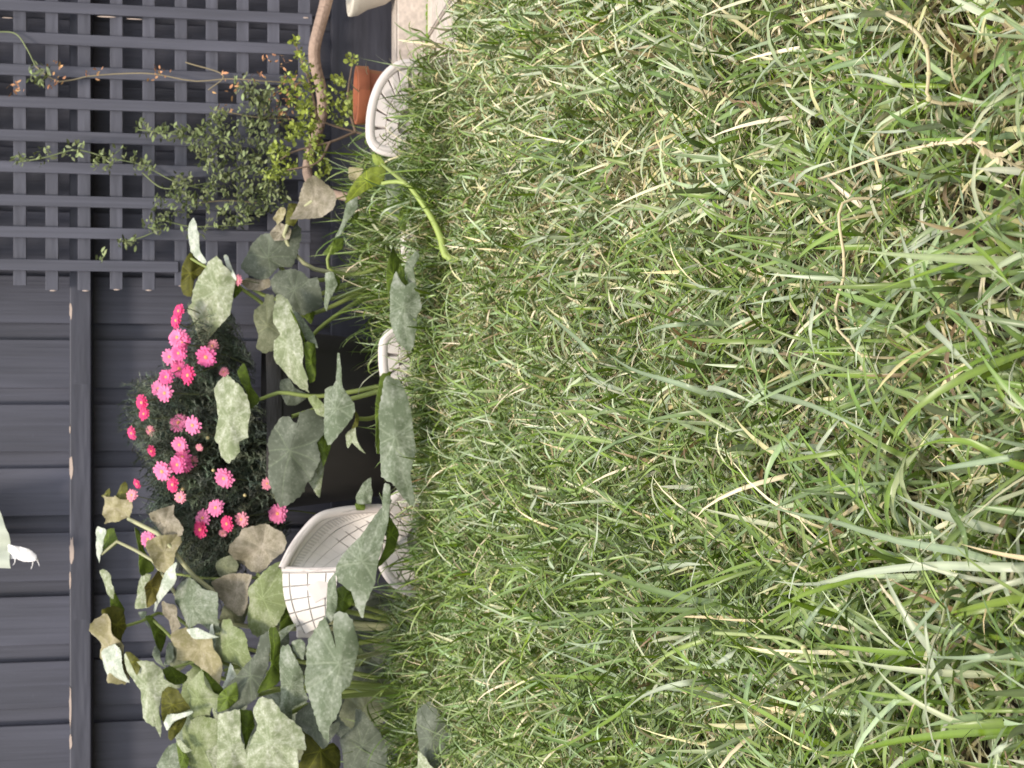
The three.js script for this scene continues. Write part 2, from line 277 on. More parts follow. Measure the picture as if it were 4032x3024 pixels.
function sheet(outline, z, n, { c, bulge = 0.14, wave = 0.13, fold = 0.1, under = false, thick = 0.0007, serr = 0.02, N = 56, K = 7 } = {}) {
  const rd = rng(leafSeed += 13); n = V(...n).normalize();
  if (!c) { let sx = 0, sy = 0; for (const [x, y] of outline) { sx += x; sy += y; } c = [sx / outline.length, sy / outline.length]; }
  const C = P(c[0], c[1], z), eye = V(0, CAM_Y, 0);
  const onPlane = (x, y) => { const r = ray(x, y), t = C.clone().sub(eye).dot(n) / r.dot(n); return r.multiplyScalar(t).add(eye); };
  const e1 = V(1, 0, 0).addScaledVector(n, -n.x).normalize(), e2 = n.clone().cross(e1);
  const pts = outline.map(([x, y]) => { const d = onPlane(x, y).sub(C); return V(d.dot(e1), d.dot(e2), 0); });
  const B = [], cnt = pts.length, at_ = i => pts[(i + cnt) % cnt]; let per = 0; for (let i = 0; i < cnt; i++) per += at_(i).distanceTo(at_(i + 1));
  for (let i = 0; i < cnt; i++) { // gently rounded polyline that passes through every traced corner
    const a = at_(i), b = at_(i + 1), m = Math.max(1, Math.round(a.distanceTo(b) / per * N)), ta = at_(i + 1).clone().sub(at_(i - 1)).multiplyScalar(0.22), tb = at_(i + 2).clone().sub(a).multiplyScalar(0.22);
    for (let k = 0; k < m; k++) { const t = k / m, t2 = t * t, t3 = t2 * t; B.push(a.clone().multiplyScalar(2 * t3 - 3 * t2 + 1).addScaledVector(ta, t3 - 2 * t2 + t).addScaledVector(b, 3 * t2 - 2 * t3).addScaledVector(tb, t3 - t2)); }
  }
  N = B.length;
  let R = 0, tip = 0; B.forEach((b, i) => { const l = b.length(); if (l > R) { R = l; tip = Math.atan2(b.y, b.x); } });
  B.forEach((b, i) => b.multiplyScalar(1 + serr * ((i % 2) - 0.5) * 2 * (0.4 + rd() * 0.8)));
  const ph = rd() * 6.28, ph2 = rd() * 6.28, fl = 3 + Math.floor(rd() * 3), pos = [], uv = [], idx = [], sgn = under ? -1 : 1;
  const veinA = [0, -0.73, 0.73, -1.36, 1.36, -2.2, 2.2];
  const put = (side) => {
    const base = pos.length / 3;
    for (let k = 0; k <= K; k++) for (let i = 0; i < (k ? N : 1); i++) {
      const t = k / K, b = B[i], x = b.x * t, y = b.y * t, th = Math.atan2(b.y, b.x), rr = Math.hypot(x, y) / R;
      let h = bulge * R * (0.6 - rr * rr) + wave * R * rr * rr * Math.sin(fl * th + ph) + 0.05 * R * rr * rr * Math.sin(5 * th + 6 * rr + ph2) + 0.06 * R * rr * Math.sin(2 * th + ph2);
      const q = th - tip, across = Math.abs(Math.sin(q)) * rr; h -= fold * R * across;
      let dv = 9; for (const a of veinA) { const e = Math.atan2(Math.sin(q - a), Math.cos(q - a)); dv = Math.min(dv, Math.abs(e) * rr); } h -= 0.03 * R * Math.max(0, 1 - dv / 0.12) * Math.min(1, rr * 3);
      h += 0.06 * R * (fbm(x / R * 4 + 7, y / R * 4, 33 + fl, 2) - 0.5);
      const w = C.clone().addScaledVector(e1, x).addScaledVector(e2, y).addScaledVector(n, h + side * thick * 0.5);
      pos.push(w.x, w.y, w.z);
      const ua = q + Math.PI / 2, m = 0.96 * rr, top = side * sgn > 0; uv.push((top ? 0.25 : 0.75) + 0.25 * m * Math.cos(ua), 0.5 + 0.5 * m * Math.sin(ua));
    }
    const at = (k, i) => base + (k ? 1 + (k - 1) * N + (i % N) : 0);
    const tri = (a, b, d) => side > 0 ? idx.push(a, b, d) : idx.push(a, d, b);
    for (let i = 0; i < N; i++) { tri(at(0, 0), at(1, i), at(1, i + 1)); for (let k = 1; k < K; k++) { tri(at(k, i), at(k + 1, i), at(k + 1, i + 1)); tri(at(k, i), at(k + 1, i + 1), at(k, i + 1)); } }
    return at;
  };
  // orientation of the outline
  let area = 0; for (let i = 0; i < N; i++) { const a = B[i], b = B[(i + 1) % N]; area += a.x * b.y - a.y * b.x; } if (area < 0) B.reverse();
  const a1 = put(1), a2 = put(-1);
  for (let i = 0; i < N; i++) idx.push(a1(K, i), a2(K, i), a2(K, i + 1), a1(K, i), a2(K, i + 1), a1(K, i + 1));
  const g = new THREE.BufferGeometry(); g.setAttribute('position', new THREE.Float32BufferAttribute(pos, 3)); g.setAttribute('uv', new THREE.Float32BufferAttribute(uv, 2)); g.setIndex(idx); g.computeVertexNormals();
  g.userData = { C, R }; return g;
}
const stalkMat = std([0.22, 0.27, 0.07], 0.6), stalkPale = std([0.42, 0.42, 0.24], 0.65);
function plant(label, bx, bz) { return thing('pumpkin_plant', label, 'plant', V(bx, 0, -bz)); }
// leaf(plant, texture, outline, distance, facing, options); stalk: photo points with distance that lead to the plant's base
function leaf(pl, kind, outline, z, n, o = {}) { if (kind === 'dry' || kind === 'tan') o = { bulge: -0.16, wave: 0.26, fold: -0.25, ...o }; return mesh(o.name || 'leaf', sheet(outline, z, n, o), leafMats[kind], pl); }
function stalk(pl, pts, r0, r1, mat = stalkMat) { return mesh('leaf_stalk', tube(pts.map(p => p.isVector3 ? p : P(...p)), r0, r1, 18, 7), mat, pl); }

{ // ---- plant by the white trough (left of the upright view)
  const pl = plant('large pumpkin plant with mildewed grey green leaves around the white trough', -0.55, 2.95), base = [V(-0.5, 0.02, -3.0), V(-0.62, 0.02, -2.95), V(-0.42, 0.02, -2.92)];
  const up = [0, 0.78, 0.66], lo = [0, 0.55, 0.85], lf = [-0.4, 0.6, 0.7], rt = [0.4, 0.55, 0.75], dn = [0, -0.45, 0.9];
  // upper curled leaves in front of the fence
  leaf(pl, 'tan', R1([[120, 180], [110, 270], [125, 420], [100, 480], [200, 455], [380, 395], [390, 330], [350, 240], [300, 230], [240, 180], [200, 215], [150, 200]]), 3.12, lf, { fold: 0.2 });
  leaf(pl, 'olive', R1([[290, 250], [375, 215], [372, 90], [345, 40], [290, 110], [255, 190]]), 3.13, rt, { under: true, name: 'leaf_fold' });
  leaf(pl, 'olive', R1([[120, 180], [195, 220], [207, 130], [192, 98], [160, 150]]), 3.135, rt, { under: true, name: 'leaf_fold' });
  leaf(pl, 'white', R1([[65, 480], [110, 488], [175, 500], [120, 740], [88, 825], [60, 800], [85, 620]]), 3.1, [-0.3, 0.75, 0.6]);
  leaf(pl, 'green', R1([[165, 500], [225, 480], [285, 610], [200, 690], [118, 745]]), 3.115, rt, { under: true, name: 'leaf_fold' });
  leaf(pl, 'green', R1([[445, 480], [490, 520], [530, 700], [620, 860], [615, 900], [520, 950], [480, 900], [470, 700]]), 3.2, dn, { under: true });
  leaf(pl, 'pale', R1([[480, 930], [600, 930], [565, 1050], [555, 1150], [565, 1250], [430, 1260], [470, 1130]]), 3.21, lo);
  leaf(pl, 'dry', R1([[560, 410], [570, 350], [650, 320], [775, 260], [785, 360], [860, 420], [900, 490], [870, 560], [720, 560], [620, 480]]), 3.06, [0.1, 0.5, 0.8], { wave: 0.3, fold: 0.3 });
  leaf(pl, 'tan', R1([[550, 680], [560, 610], [680, 560], [860, 545], [890, 620], [835, 720], [820, 830], [740, 920], [640, 870], [610, 790]]), 3.05, [0.1, 0.1, 1], { bulge: -0.15 });
  leaf(pl, 'tan', R1([[520, 1050], [600, 980], [650, 890], [720, 930], [700, 1050], [640, 1180], [560, 1250], [555, 1150]]), 3.06, dn, { under: true, name: 'leaf_fold' });
  leaf(pl, 'white', R1([[820, 820], [838, 960], [800, 1060], [700, 1190], [612, 1305], [570, 1270], [650, 1170], [720, 1020], [745, 910]]), 3.04, [-0.2, 0.8, 0.5], { wave: 0.03 });
  leaf(pl, 'dry', R1([[690, 1210], [740, 1180], [830, 1200], [860, 1400], [880, 1430], [830, 1490], [780, 1410]]), 3.05, lf);
  leaf(pl, 'grey', R1([[840, 1020], [930, 960], [1000, 970], [1100, 1080], [1190, 1110], [1220, 1180], [1190, 1480], [1150, 1500], [1060, 1400], [960, 1460], [870, 1380], [830, 1230], [815, 1090]]), 3.0, up, { fold: 0.15 });
  leaf(pl, 'white', R1([[1195, 1120], [1222, 1180], [1195, 1490], [1150, 1500], [1170, 1380], [1180, 1230]]), 2.985, [0.3, 0.8, 0.5], { wave: 0.02 });
  leaf(pl, 'tan', R2([[140, 60], [60, 120], [25, 260], [80, 420], [95, 580], [240, 720], [370, 785], [385, 740], [340, 480], [300, 380], [230, 250]]), 3.05, [-0.2, 0.6, 0.75], { fold: 0.15 });
  leaf(pl, 'white', R2([[150, 420], [250, 370], [320, 400], [345, 500], [388, 740], [372, 788], [240, 715], [130, 600]]), 3.035, [-0.2, 0.75, 0.65]);
  leaf(pl, 'olive', R2([[120, 0], [250, -40], [340, -10], [375, 60], [385, 200], [335, 290], [335, 450], [250, 300], [170, 130]]), 3.08, dn, { under: true, name: 'leaf_fold' });
  leaf(pl, 'pale', R1([[120, 900], [150, 880], [200, 930], [238, 1080], [215, 1170], [160, 1050]]), 3.07, [0, 0.7, 0.7]);
  leaf(pl, 'green', R1([[238, 1080], [290, 1180], [345, 1270], [290, 1360], [205, 1260], [210, 1160]]), 3.09, dn, { under: true, name: 'leaf_fold' });
  leaf(pl, 'green', R2([[590, 80], [650, 60], [740, 160], [820, 280], [760, 450], [690, 350], [640, 180]]), 3.1, dn, { under: true });
  leaf(pl, 'grey', R2([[510, 30], [600, 20], [605, 110], [640, 200], [560, 100]]), 3.12, lo);
  leaf(pl, 'grey', R2([[690, 380], [740, 450], [770, 560], [800, 620], [700, 540], [670, 470]]), 3.12, lo);
  leaf(pl, 'grey', R2([[830, 340], [880, 380], [890, 500], [840, 580], [790, 570], [810, 440]]), 3.12, lo);
  leaf(pl, 'pale', R2([[345, 520], [380, 450], [450, 540], [600, 515], [690, 540], [760, 640], [790, 720], [900, 790], [965, 800], [930, 830], [800, 830], [760, 900], [760, 1050], [785, 1200], [760, 1325], [720, 1210], [570, 1130], [545, 950], [560, 860], [500, 770], [380, 650]]), 2.98, [-0.1, 0.45, 0.9], { c: R2([[640, 790]])[0], N: 72 });
  leaf(pl, 'olive', R2([[380, 450], [440, 448], [555, 560], [500, 690], [450, 590]]), 2.975, [0.2, 0.1, 1], { under: true, name: 'leaf_fold' });
  leaf(pl, 'green', R2([[785, 640], [850, 590], [940, 640], [1035, 700], [980, 775], [900, 790], [810, 740]]), 3.0, dn, { under: true });
  leaf(pl, 'olive', R2([[760, 880], [830, 805], [930, 840], [1010, 960], [1065, 1045], [930, 1095], [810, 1105], [775, 1200], [755, 1050]]), 2.93, [0.1, 0, 1], { under: true, bulge: -0.1 });
  leaf(pl, 'white', R2([[800, 1095], [930, 1090], [1080, 1060], [1070, 1100], [900, 1170], [830, 1265], [788, 1200]]), 2.92, [0, 0.7, 0.7], { wave: 0.02 });
  leaf(pl, 'olive', R2([[830, 1260], [900, 1170], [1035, 1115], [960, 1270], [860, 1372], [830, 1340]]), 2.935, [0.2, -0.2, 1], { under: true, name: 'leaf_fold' });
  leaf(pl, 'tan', R2([[920, 220], [1000, 190], [1040, 230], [1050, 310], [1300, 300], [1330, 420], [1420, 560], [1400, 780], [1330, 740], [1180, 640], [1070, 540], [940, 520], [930, 400], [890, 280]]), 2.98, lo, { c: R2([[1150, 420]])[0], wave: 0.1 });
  leaf(pl, 'white', R2([[1030, 210], [1150, 190], [1305, 300], [1100, 305]]), 2.965, up);
  leaf(pl, 'green', R2([[1310, 280], [1320, 180], [1400, 110], [1480, 100], [1510, 170], [1600, 230], [1660, 350], [1692, 540], [1600, 665], [1500, 560], [1420, 545], [1340, 520], [1305, 400]]), 2.95, up, { bulge: 0.16 });
  leaf(pl, 'white', R2([[1480, 560], [1520, 600], [1560, 740], [1480, 800], [1380, 860], [1440, 720]]), 2.93, lo);
  leaf(pl, 'green', R2([[1180, 630], [1240, 660], [1400, 830], [1335, 915], [1270, 800]]), 2.9, dn, { under: true, name: 'leaf_fold' });
  leaf(pl, 'green', R2([[1010, 850], [1080, 730], [1170, 650], [1280, 830], [1345, 930], [1290, 1020], [1250, 1160], [1080, 1160], [1060, 930]]), 2.92, lf);
  leaf(pl, 'green', R2([[1020, 1180], [1150, 1120], [1345, 1150], [1350, 1400], [1200, 1500], [1280, 1680], [1060, 1680], [960, 1300]]), 2.93, lo, { wave: 0.12 });
  leaf(pl, 'grey', R2([[680, 1650], [770, 1540], [820, 1430], [930, 1400], [965, 1640], [1000, 1760], [760, 1760]]), 2.95, lo);
  leaf(pl, 'green', R2([[915, 1400], [1000, 1480], [1048, 1560], [1030, 1660], [960, 1670]]), 2.93, [0.1, 0, 1], { under: true, name: 'leaf_fold' });
  leaf(pl, 'pale', R2([[920, 1350], [980, 1380], [1050, 1480], [1000, 1500], [930, 1410]]), 2.92, up);
  leaf(pl, 'dark', R3([[300, 940], [80, 1090], [-110, 1100], [-90, 900], [80, 720], [190, 600], [300, 480], [320, 320], [420, 270], [445, 400], [410, 620], [335, 800]]), 2.88, [0.1, 0.4, 0.9], { c: R3([[250, 720]])[0] });
  leaf(pl, 'green', R3([[-110, 1100], [-110, 950], [-60, 870], [80, 780], [100, 900], [80, 990]]), 2.875, [-0.3, 0.1, 1], { under: true, name: 'leaf_fold' });
  leaf(pl, 'green', R3([[430, 260], [490, 235], [522, 400], [522, 740], [420, 860], [328, 915], [340, 800], [412, 620]]), 2.86, dn, { under: true, name: 'leaf_fold' });
  leaf(pl, 'pale', R2([[1335, 1120], [1560, 1070], [1600, 1300], [1640, 1470], [1720, 1760], [1350, 1760], [1350, 1400]]), 2.86, [-0.2, 0.35, 0.9]);
  leaf(pl, 'green', R3([[95, 1080], [222, 1075], [268, 1225], [205, 1350], [165, 1495], [130, 1280]]), 2.87, dn, { under: true, name: 'leaf_fold' });
  leaf(pl, 'pale', R3([[225, 1090], [320, 940], [440, 970], [530, 1085], [640, 1190], [720, 1300], [765, 1490], [690, 1470], [660, 1760], [190, 1760], [200, 1400], [290, 1220]]), 2.8, [0.05, 0.5, 0.85], { c: R3([[430, 1380]])[0], fold: 0.2 });
  leaf(pl, 'grey', R3([[505, 460], [620, 415], [700, 540], [755, 660], [765, 850], [805, 965], [660, 1040], [640, 1190], [540, 1090], [530, 800]]), 2.83, [-0.1, 0.4, 0.9]);
  leaf(pl, 'grey', R3([[640, 380], [720, 350], [780, 400], [760, 560], [700, 540], [650, 470]]), 2.82, lo);
  leaf(pl, 'grey', R3([[830, 290], [980, 125], [1060, 300], [1112, 440], [1075, 250], [1080, 85], [1180, 75], [1270, 160], [1322, 400], [1300, 560], [1240, 820], [1160, 890], [1165, 1000], [1100, 1150], [1030, 1230], [990, 1410], [920, 1270], [850, 1080], [800, 960], [760, 840], [745, 600], [750, 480], [780, 360]]), 2.74, [0.1, 0.42, 0.9], { c: R3([[1150, 600]])[0], fold: 0.22, N: 84, wave: 0.04 });
  leaf(pl, 'dark', R3([[690, 1100], [820, 1000], [900, 1200], [990, 1390], [1090, 1200], [1105, 1290], [960, 1465], [850, 1350], [690, 1250]]), 2.82, lo, { c: R3([[900, 1260]])[0] });
  leaf(pl, 'olive', R3([[700, 1260], [850, 1350], [930, 1460], [1050, 1400], [1130, 1470], [1150, 1680], [720, 1680], [760, 1480]]), 2.86, dn, { under: true });
  leaf(pl, 'dark', R3([[1140, 1350], [1270, 1230], [1240, 1075], [1380, 1100], [1520, 1280], [1605, 1480], [1560, 1720], [1190, 1720], [1130, 1480]]), 2.82, [0.1, 0.5, 0.85], { c: R3([[1370, 1430]])[0] });
  leaf(pl, 'dry', M([[780, 560], [830, 480], [930, 455], [1032, 490], [1030, 590], [960, 650], [910, 695], [800, 650]]), 3.0, [0, 0.5, 0.85]);
  leaf(pl, 'dry', M([[690, 740], [760, 700], [880, 705], [860, 780], [830, 905], [760, 870], [690, 810]]), 3.01, lo);
  leaf(pl, 'olive', M([[690, 640], [760, 610], [800, 660], [780, 710], [700, 720]]), 3.03, lo);
  leaf(pl, 'green', M([[855, 770], [910, 710], [960, 660], [1022, 640], [1032, 860], [1000, 945], [890, 1015], [840, 930], [850, 850]]), 2.95, [-0.05, 0.55, 0.8], { fold: 0.1 });
  leaf(pl, 'green', M([[1030, 790], [1070, 900], [1085, 950], [1000, 1005], [1010, 900]]), 2.94, dn, { under: true, name: 'leaf_fold' });
  // the big leaf in front of the trough and its neighbours
  leaf(pl, 'grey', M([[1280, 680], [1330, 590], [1420, 500], [1480, 400], [1535, 330], [1535, 450], [1495, 640], [1470, 760], [1420, 860], [1400, 928], [1370, 860], [1360, 790], [1300, 740]]), 2.72, [0.1, 0.5, 0.85], { c: M([[1420, 640]])[0], fold: 0.12, wave: 0.03 });
  leaf(pl, 'green', M([[1530, 300], [1548, 420], [1590, 500], [1560, 600], [1490, 695], [1520, 540]]), 2.73, dn, { under: true, name: 'leaf_fold' });
  leaf(pl, 'grey', M([[1240, 740], [1280, 695], [1292, 820], [1270, 925], [1230, 955], [1240, 840]]), 2.76, lo);
  leaf(pl, 'green', M([[1288, 775], [1340, 755], [1372, 840], [1320, 892], [1280, 885]]), 2.77, [0, 0, 1], { under: true });
  leaf(pl, 'pale', R3([[500, 290], [600, 220], [690, 195], [620, 280], [530, 370], [495, 350]]), 2.9, lo);
  leaf(pl, 'dark', PX([[1640, 2800], [1700, 2760], [1760, 2850], [1765, 2990], [1700, 3060], [1650, 2960]]), 2.62, [0, 0.6, 0.8]);
  leaf(pl, 'pale', PX([[1640, 2960], [1680, 2985], [1720, 3060], [1650, 3080]]), 2.6, up);
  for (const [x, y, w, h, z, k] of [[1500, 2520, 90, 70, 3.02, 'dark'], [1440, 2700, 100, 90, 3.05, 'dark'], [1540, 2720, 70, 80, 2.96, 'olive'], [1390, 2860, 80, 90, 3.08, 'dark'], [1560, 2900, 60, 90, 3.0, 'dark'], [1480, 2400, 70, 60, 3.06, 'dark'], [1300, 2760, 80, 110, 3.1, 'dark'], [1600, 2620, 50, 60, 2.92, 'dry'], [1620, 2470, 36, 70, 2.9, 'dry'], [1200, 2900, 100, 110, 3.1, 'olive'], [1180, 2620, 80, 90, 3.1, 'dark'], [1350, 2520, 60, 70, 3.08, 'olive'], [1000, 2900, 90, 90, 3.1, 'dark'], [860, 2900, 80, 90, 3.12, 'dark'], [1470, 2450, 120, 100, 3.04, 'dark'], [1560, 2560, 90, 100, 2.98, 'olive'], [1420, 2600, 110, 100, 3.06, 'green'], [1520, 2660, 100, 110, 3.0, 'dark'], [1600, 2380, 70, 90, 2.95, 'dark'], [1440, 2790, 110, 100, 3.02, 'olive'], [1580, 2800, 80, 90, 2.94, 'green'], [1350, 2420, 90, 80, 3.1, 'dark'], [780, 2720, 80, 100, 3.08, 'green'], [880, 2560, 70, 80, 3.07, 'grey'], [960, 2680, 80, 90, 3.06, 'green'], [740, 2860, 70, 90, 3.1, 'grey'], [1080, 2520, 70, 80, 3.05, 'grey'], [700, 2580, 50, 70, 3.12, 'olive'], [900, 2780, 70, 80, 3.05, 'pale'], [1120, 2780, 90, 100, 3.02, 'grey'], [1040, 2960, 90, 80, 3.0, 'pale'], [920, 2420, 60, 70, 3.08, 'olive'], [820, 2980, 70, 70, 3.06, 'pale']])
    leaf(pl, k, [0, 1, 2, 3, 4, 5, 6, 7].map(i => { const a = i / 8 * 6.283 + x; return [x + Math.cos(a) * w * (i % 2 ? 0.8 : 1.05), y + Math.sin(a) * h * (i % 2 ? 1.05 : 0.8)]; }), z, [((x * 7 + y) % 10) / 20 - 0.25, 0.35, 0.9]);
  // stalks
  const s = (pts, r0 = 0.003, r1 = 0.004, m = stalkMat) => stalk(pl, pts, r0, r1, m);
  s([[505, 2042, 3.11], [570, 2075, 3.08], [633, 2110, 3.06], [800, 2300, 3.05], [1100, 2420, 3.0], base[0]], 0.0042, 0.006, stalkPale);
  s([[400, 2182, 3.11], [458, 2132, 3.1], [540, 2170, 3.09], [600, 2205, 3.08], [780, 2420, 3.05], base[0]], 0.003, 0.006, stalkPale);
  s([[485, 2468, 3.09], [560, 2445, 3.1], [650, 2410, 3.12], [800, 2500, 3.1], base[1]], 0.003, 0.006);
  s([[600, 2440, 3.1], [680, 2515, 3.06], [760, 2620, 3.02], [1000, 2700, 3.0], base[1]], 0.003, 0.006);
  s([[640, 2640, 3.01], [700, 2625, 3.01], [800, 2600, 3.0], [1000, 2640, 2.98], base[1]], 0.003, 0.006);
  s([[690, 2260, 3.22], [860, 2280, 3.08], [1000, 2275, 3.03], base[0]], 0.0025, 0.005);
  s([[1400, 2590, 2.76], [1450, 2580, 2.85], [1560, 2540, 2.9], base[2]], 0.004, 0.006, stalkPale);
  s([[1000, 2740, 2.9], [1200, 2700, 2.93], base[1]], 0.004, 0.006);
  s([[1050, 2850, 2.82], [1300, 2750, 2.9], base[1]], 0.004, 0.006);
  s([[1010, 2260, 2.99], [1150, 2350, 2.97], base[0]], 0.004, 0.006);
  s([[1520, 2100, 2.74], [1570, 2160, 2.85], base[2]], 0.004, 0.006);
  s([[1480, 2900, 2.82], [1560, 2860, 2.87], base[1]], 0.004, 0.006);
  s([[880, 2640, 2.95], [1050, 2600, 2.97], base[0]], 0.003, 0.006);
  s([[1700, 2880, 2.62], [1780, 2800, 2.68], V(-0.6, 0.01, -2.75)], 0.003, 0.005);
  settle(pl);
}
{ // ---- middle plant, in front of the daisies
  const pl = plant('pumpkin plant with grey leaves drooping before the pink daisies', 0.02, 2.95), b = V(0.02, 0.02, -2.96), b2 = V(0.1, 0.02, -2.9);
  leaf(pl, 'pale', R5([[120, 340], [200, 300], [250, 320], [300, 350], [370, 400], [415, 490], [437, 680], [410, 800], [405, 880], [340, 920], [345, 1010], [300, 1080], [210, 1132], [150, 1060], [140, 950], [100, 900], [140, 760], [130, 580], [90, 430]]), 2.98, [0, 0.55, 0.8], { fold: 0.1 });
  leaf(pl, 'green', R5([[320, 270], [390, 188], [412, 250], [445, 400], [532, 530], [450, 622], [430, 560], [390, 440], [350, 370]]), 2.99, [0, -0.3, 1], { under: true, name: 'leaf_fold' });
  leaf(pl, 'dark', R5([[810, 680], [880, 750], [915, 740], [920, 650], [1020, 618], [1100, 680], [1130, 800], [1110, 860], [1060, 930], [1090, 1030], [1090, 1100], [1000, 1260], [940, 1330], [930, 1390], [820, 1500], [720, 1532], [680, 1420], [620, 1290], [600, 1200], [620, 1040], [600, 950], [640, 800], [720, 700]]), 2.93, [0, 0.4, 0.9], { c: R5([[830, 1000]])[0], N: 72, fold: 0.1 });
  leaf(pl, 'pale', R5([[1095, 1080], [1128, 1170], [1112, 1290], [1087, 1445], [1030, 1370], [980, 1280]]), 2.95, [0.2, 0.3, 0.9]);
  leaf(pl, 'green', R5([[1060, 930], [1140, 848], [1192, 960], [1150, 1080], [1122, 1155], [1095, 1060]]), 2.92, [0, -0.2, 1], { under: true, name: 'leaf_fold' });
  leaf(pl, 'grey', R5([[1230, 80], [1260, 100], [1310, 300], [1330, 420], [1400, 560], [1422, 640], [1360, 760], [1290, 860], [1200, 962], [1140, 860], [1130, 700], [1150, 440], [1225, 400], [1262, 330]]), 2.84, [0.1, 0.6, 0.8], { c: R5([[1270, 620]])[0] });
  leaf(pl, 'pale', R5([[1330, 860], [1410, 770], [1440, 900], [1492, 1035], [1390, 930], [1350, 985]]), 2.83, [0, 0.6, 0.8]);
  leaf(pl, 'olive', R5([[1400, 600], [1455, 690], [1440, 780], [1390, 800], [1420, 690]]), 2.83, [0, -0.2, 1], { under: true, name: 'leaf_fold' });
  leaf(pl, 'green', R5([[980, 520], [1040, 488], [1150, 600], [1140, 695], [1060, 660]]), 2.9, [0, 0.5, 0.8]);
  leaf(pl, 'dark', R5([[720, 350], [800, 330], [860, 420], [960, 470], [960, 520], [870, 580], [780, 580], [720, 470]]), 3.0, [0, 0.2, 1]);
  leaf(pl, 'grey', R5([[1420, 1440], [1500, 1300], [1560, 1260], [1580, 1400], [1560, 1500], [1430, 1500]]), 2.88, [0, 0.4, 0.9]);
  leaf(pl, 'green', R5([[1420, 1500], [1510, 1500], [1505, 1560], [1430, 1560]]), 2.885, [0, 0, 1], { under: true, name: 'leaf_fold' });
  // hanging leaves over the lawn's edge
  leaf(pl, 'grey', PX([[1558, 1066], [1575, 1098], [1600, 1127], [1625, 1110], [1640, 1120], [1661, 1208], [1640, 1250], [1643, 1280], [1625, 1367], [1605, 1382], [1570, 1350], [1545, 1297], [1535, 1250], [1537, 1150]]), 2.7, [0.05, 0.35, 0.95], { c: [1595, 1210], wave: 0.04 });
  leaf(pl, 'grey', PX([[1592, 1090], [1600, 1030], [1642, 985], [1652, 1010], [1630, 1056], [1640, 1125], [1612, 1135]]), 2.71, [0.1, 0.4, 0.9]);
  leaf(pl, 'green', R6([[640, 1060], [692, 868], [785, 1020], [770, 1110], [740, 1115], [690, 1250], [682, 1420], [655, 1380], [640, 1200]]), 2.72, [0, -0.35, 1], { under: true, name: 'leaf_fold' });
  leaf(pl, 'green', R6([[770, 1030], [800, 1090], [850, 1260], [800, 1240], [755, 1150]]), 2.715, [0.2, -0.1, 1], { under: true, name: 'leaf_fold' });
  leaf(pl, 'grey', PX([[1522, 1480], [1571, 1497], [1605, 1558], [1621, 1615], [1628, 1681], [1638, 1780], [1620, 1870], [1630, 1992], [1614, 1998], [1585, 1960], [1555, 1905], [1502, 1875], [1497, 1780], [1495, 1620], [1505, 1565], [1512, 1520]]), 2.7, [0, 0.35, 0.95], { c: [1565, 1720], wave: 0.04, N: 72 });
  leaf(pl, 'green', PX([[1473, 1600], [1498, 1478], [1537, 1462], [1526, 1492], [1508, 1560], [1501, 1640], [1498, 1785], [1484, 1788], [1476, 1700]]), 2.715, [0, -0.35, 1], { under: true, name: 'leaf_fold' });
  leaf(pl, 'grey', PX([[1512, 1905], [1540, 1912], [1540, 1965], [1532, 2050], [1515, 2105], [1507, 2020]]), 2.71, [0, 0.5, 0.85]);
  stalk(pl, [[1022, 1573, 2.99], [1075, 1553, 3.0], [1105, 1545, 3.0], [1250, 1560, 2.99], b], 0.0035, 0.006);
  stalk(pl, [[1150, 1640, 2.94], [1280, 1600, 2.97], b], 0.004, 0.006);
  stalk(pl, [[1405, 1650, 2.84], [1480, 1640, 2.9], b], 0.004, 0.006);
  stalk(pl, [[1600, 1200, 2.71], [1560, 1230, 2.8], [1620, 1300, 2.88], b2], 0.004, 0.006);
  stalk(pl, [[1570, 1640, 2.71], [1540, 1620, 2.8], [1600, 1560, 2.88], b], 0.004, 0.006);
  settle(pl);
}
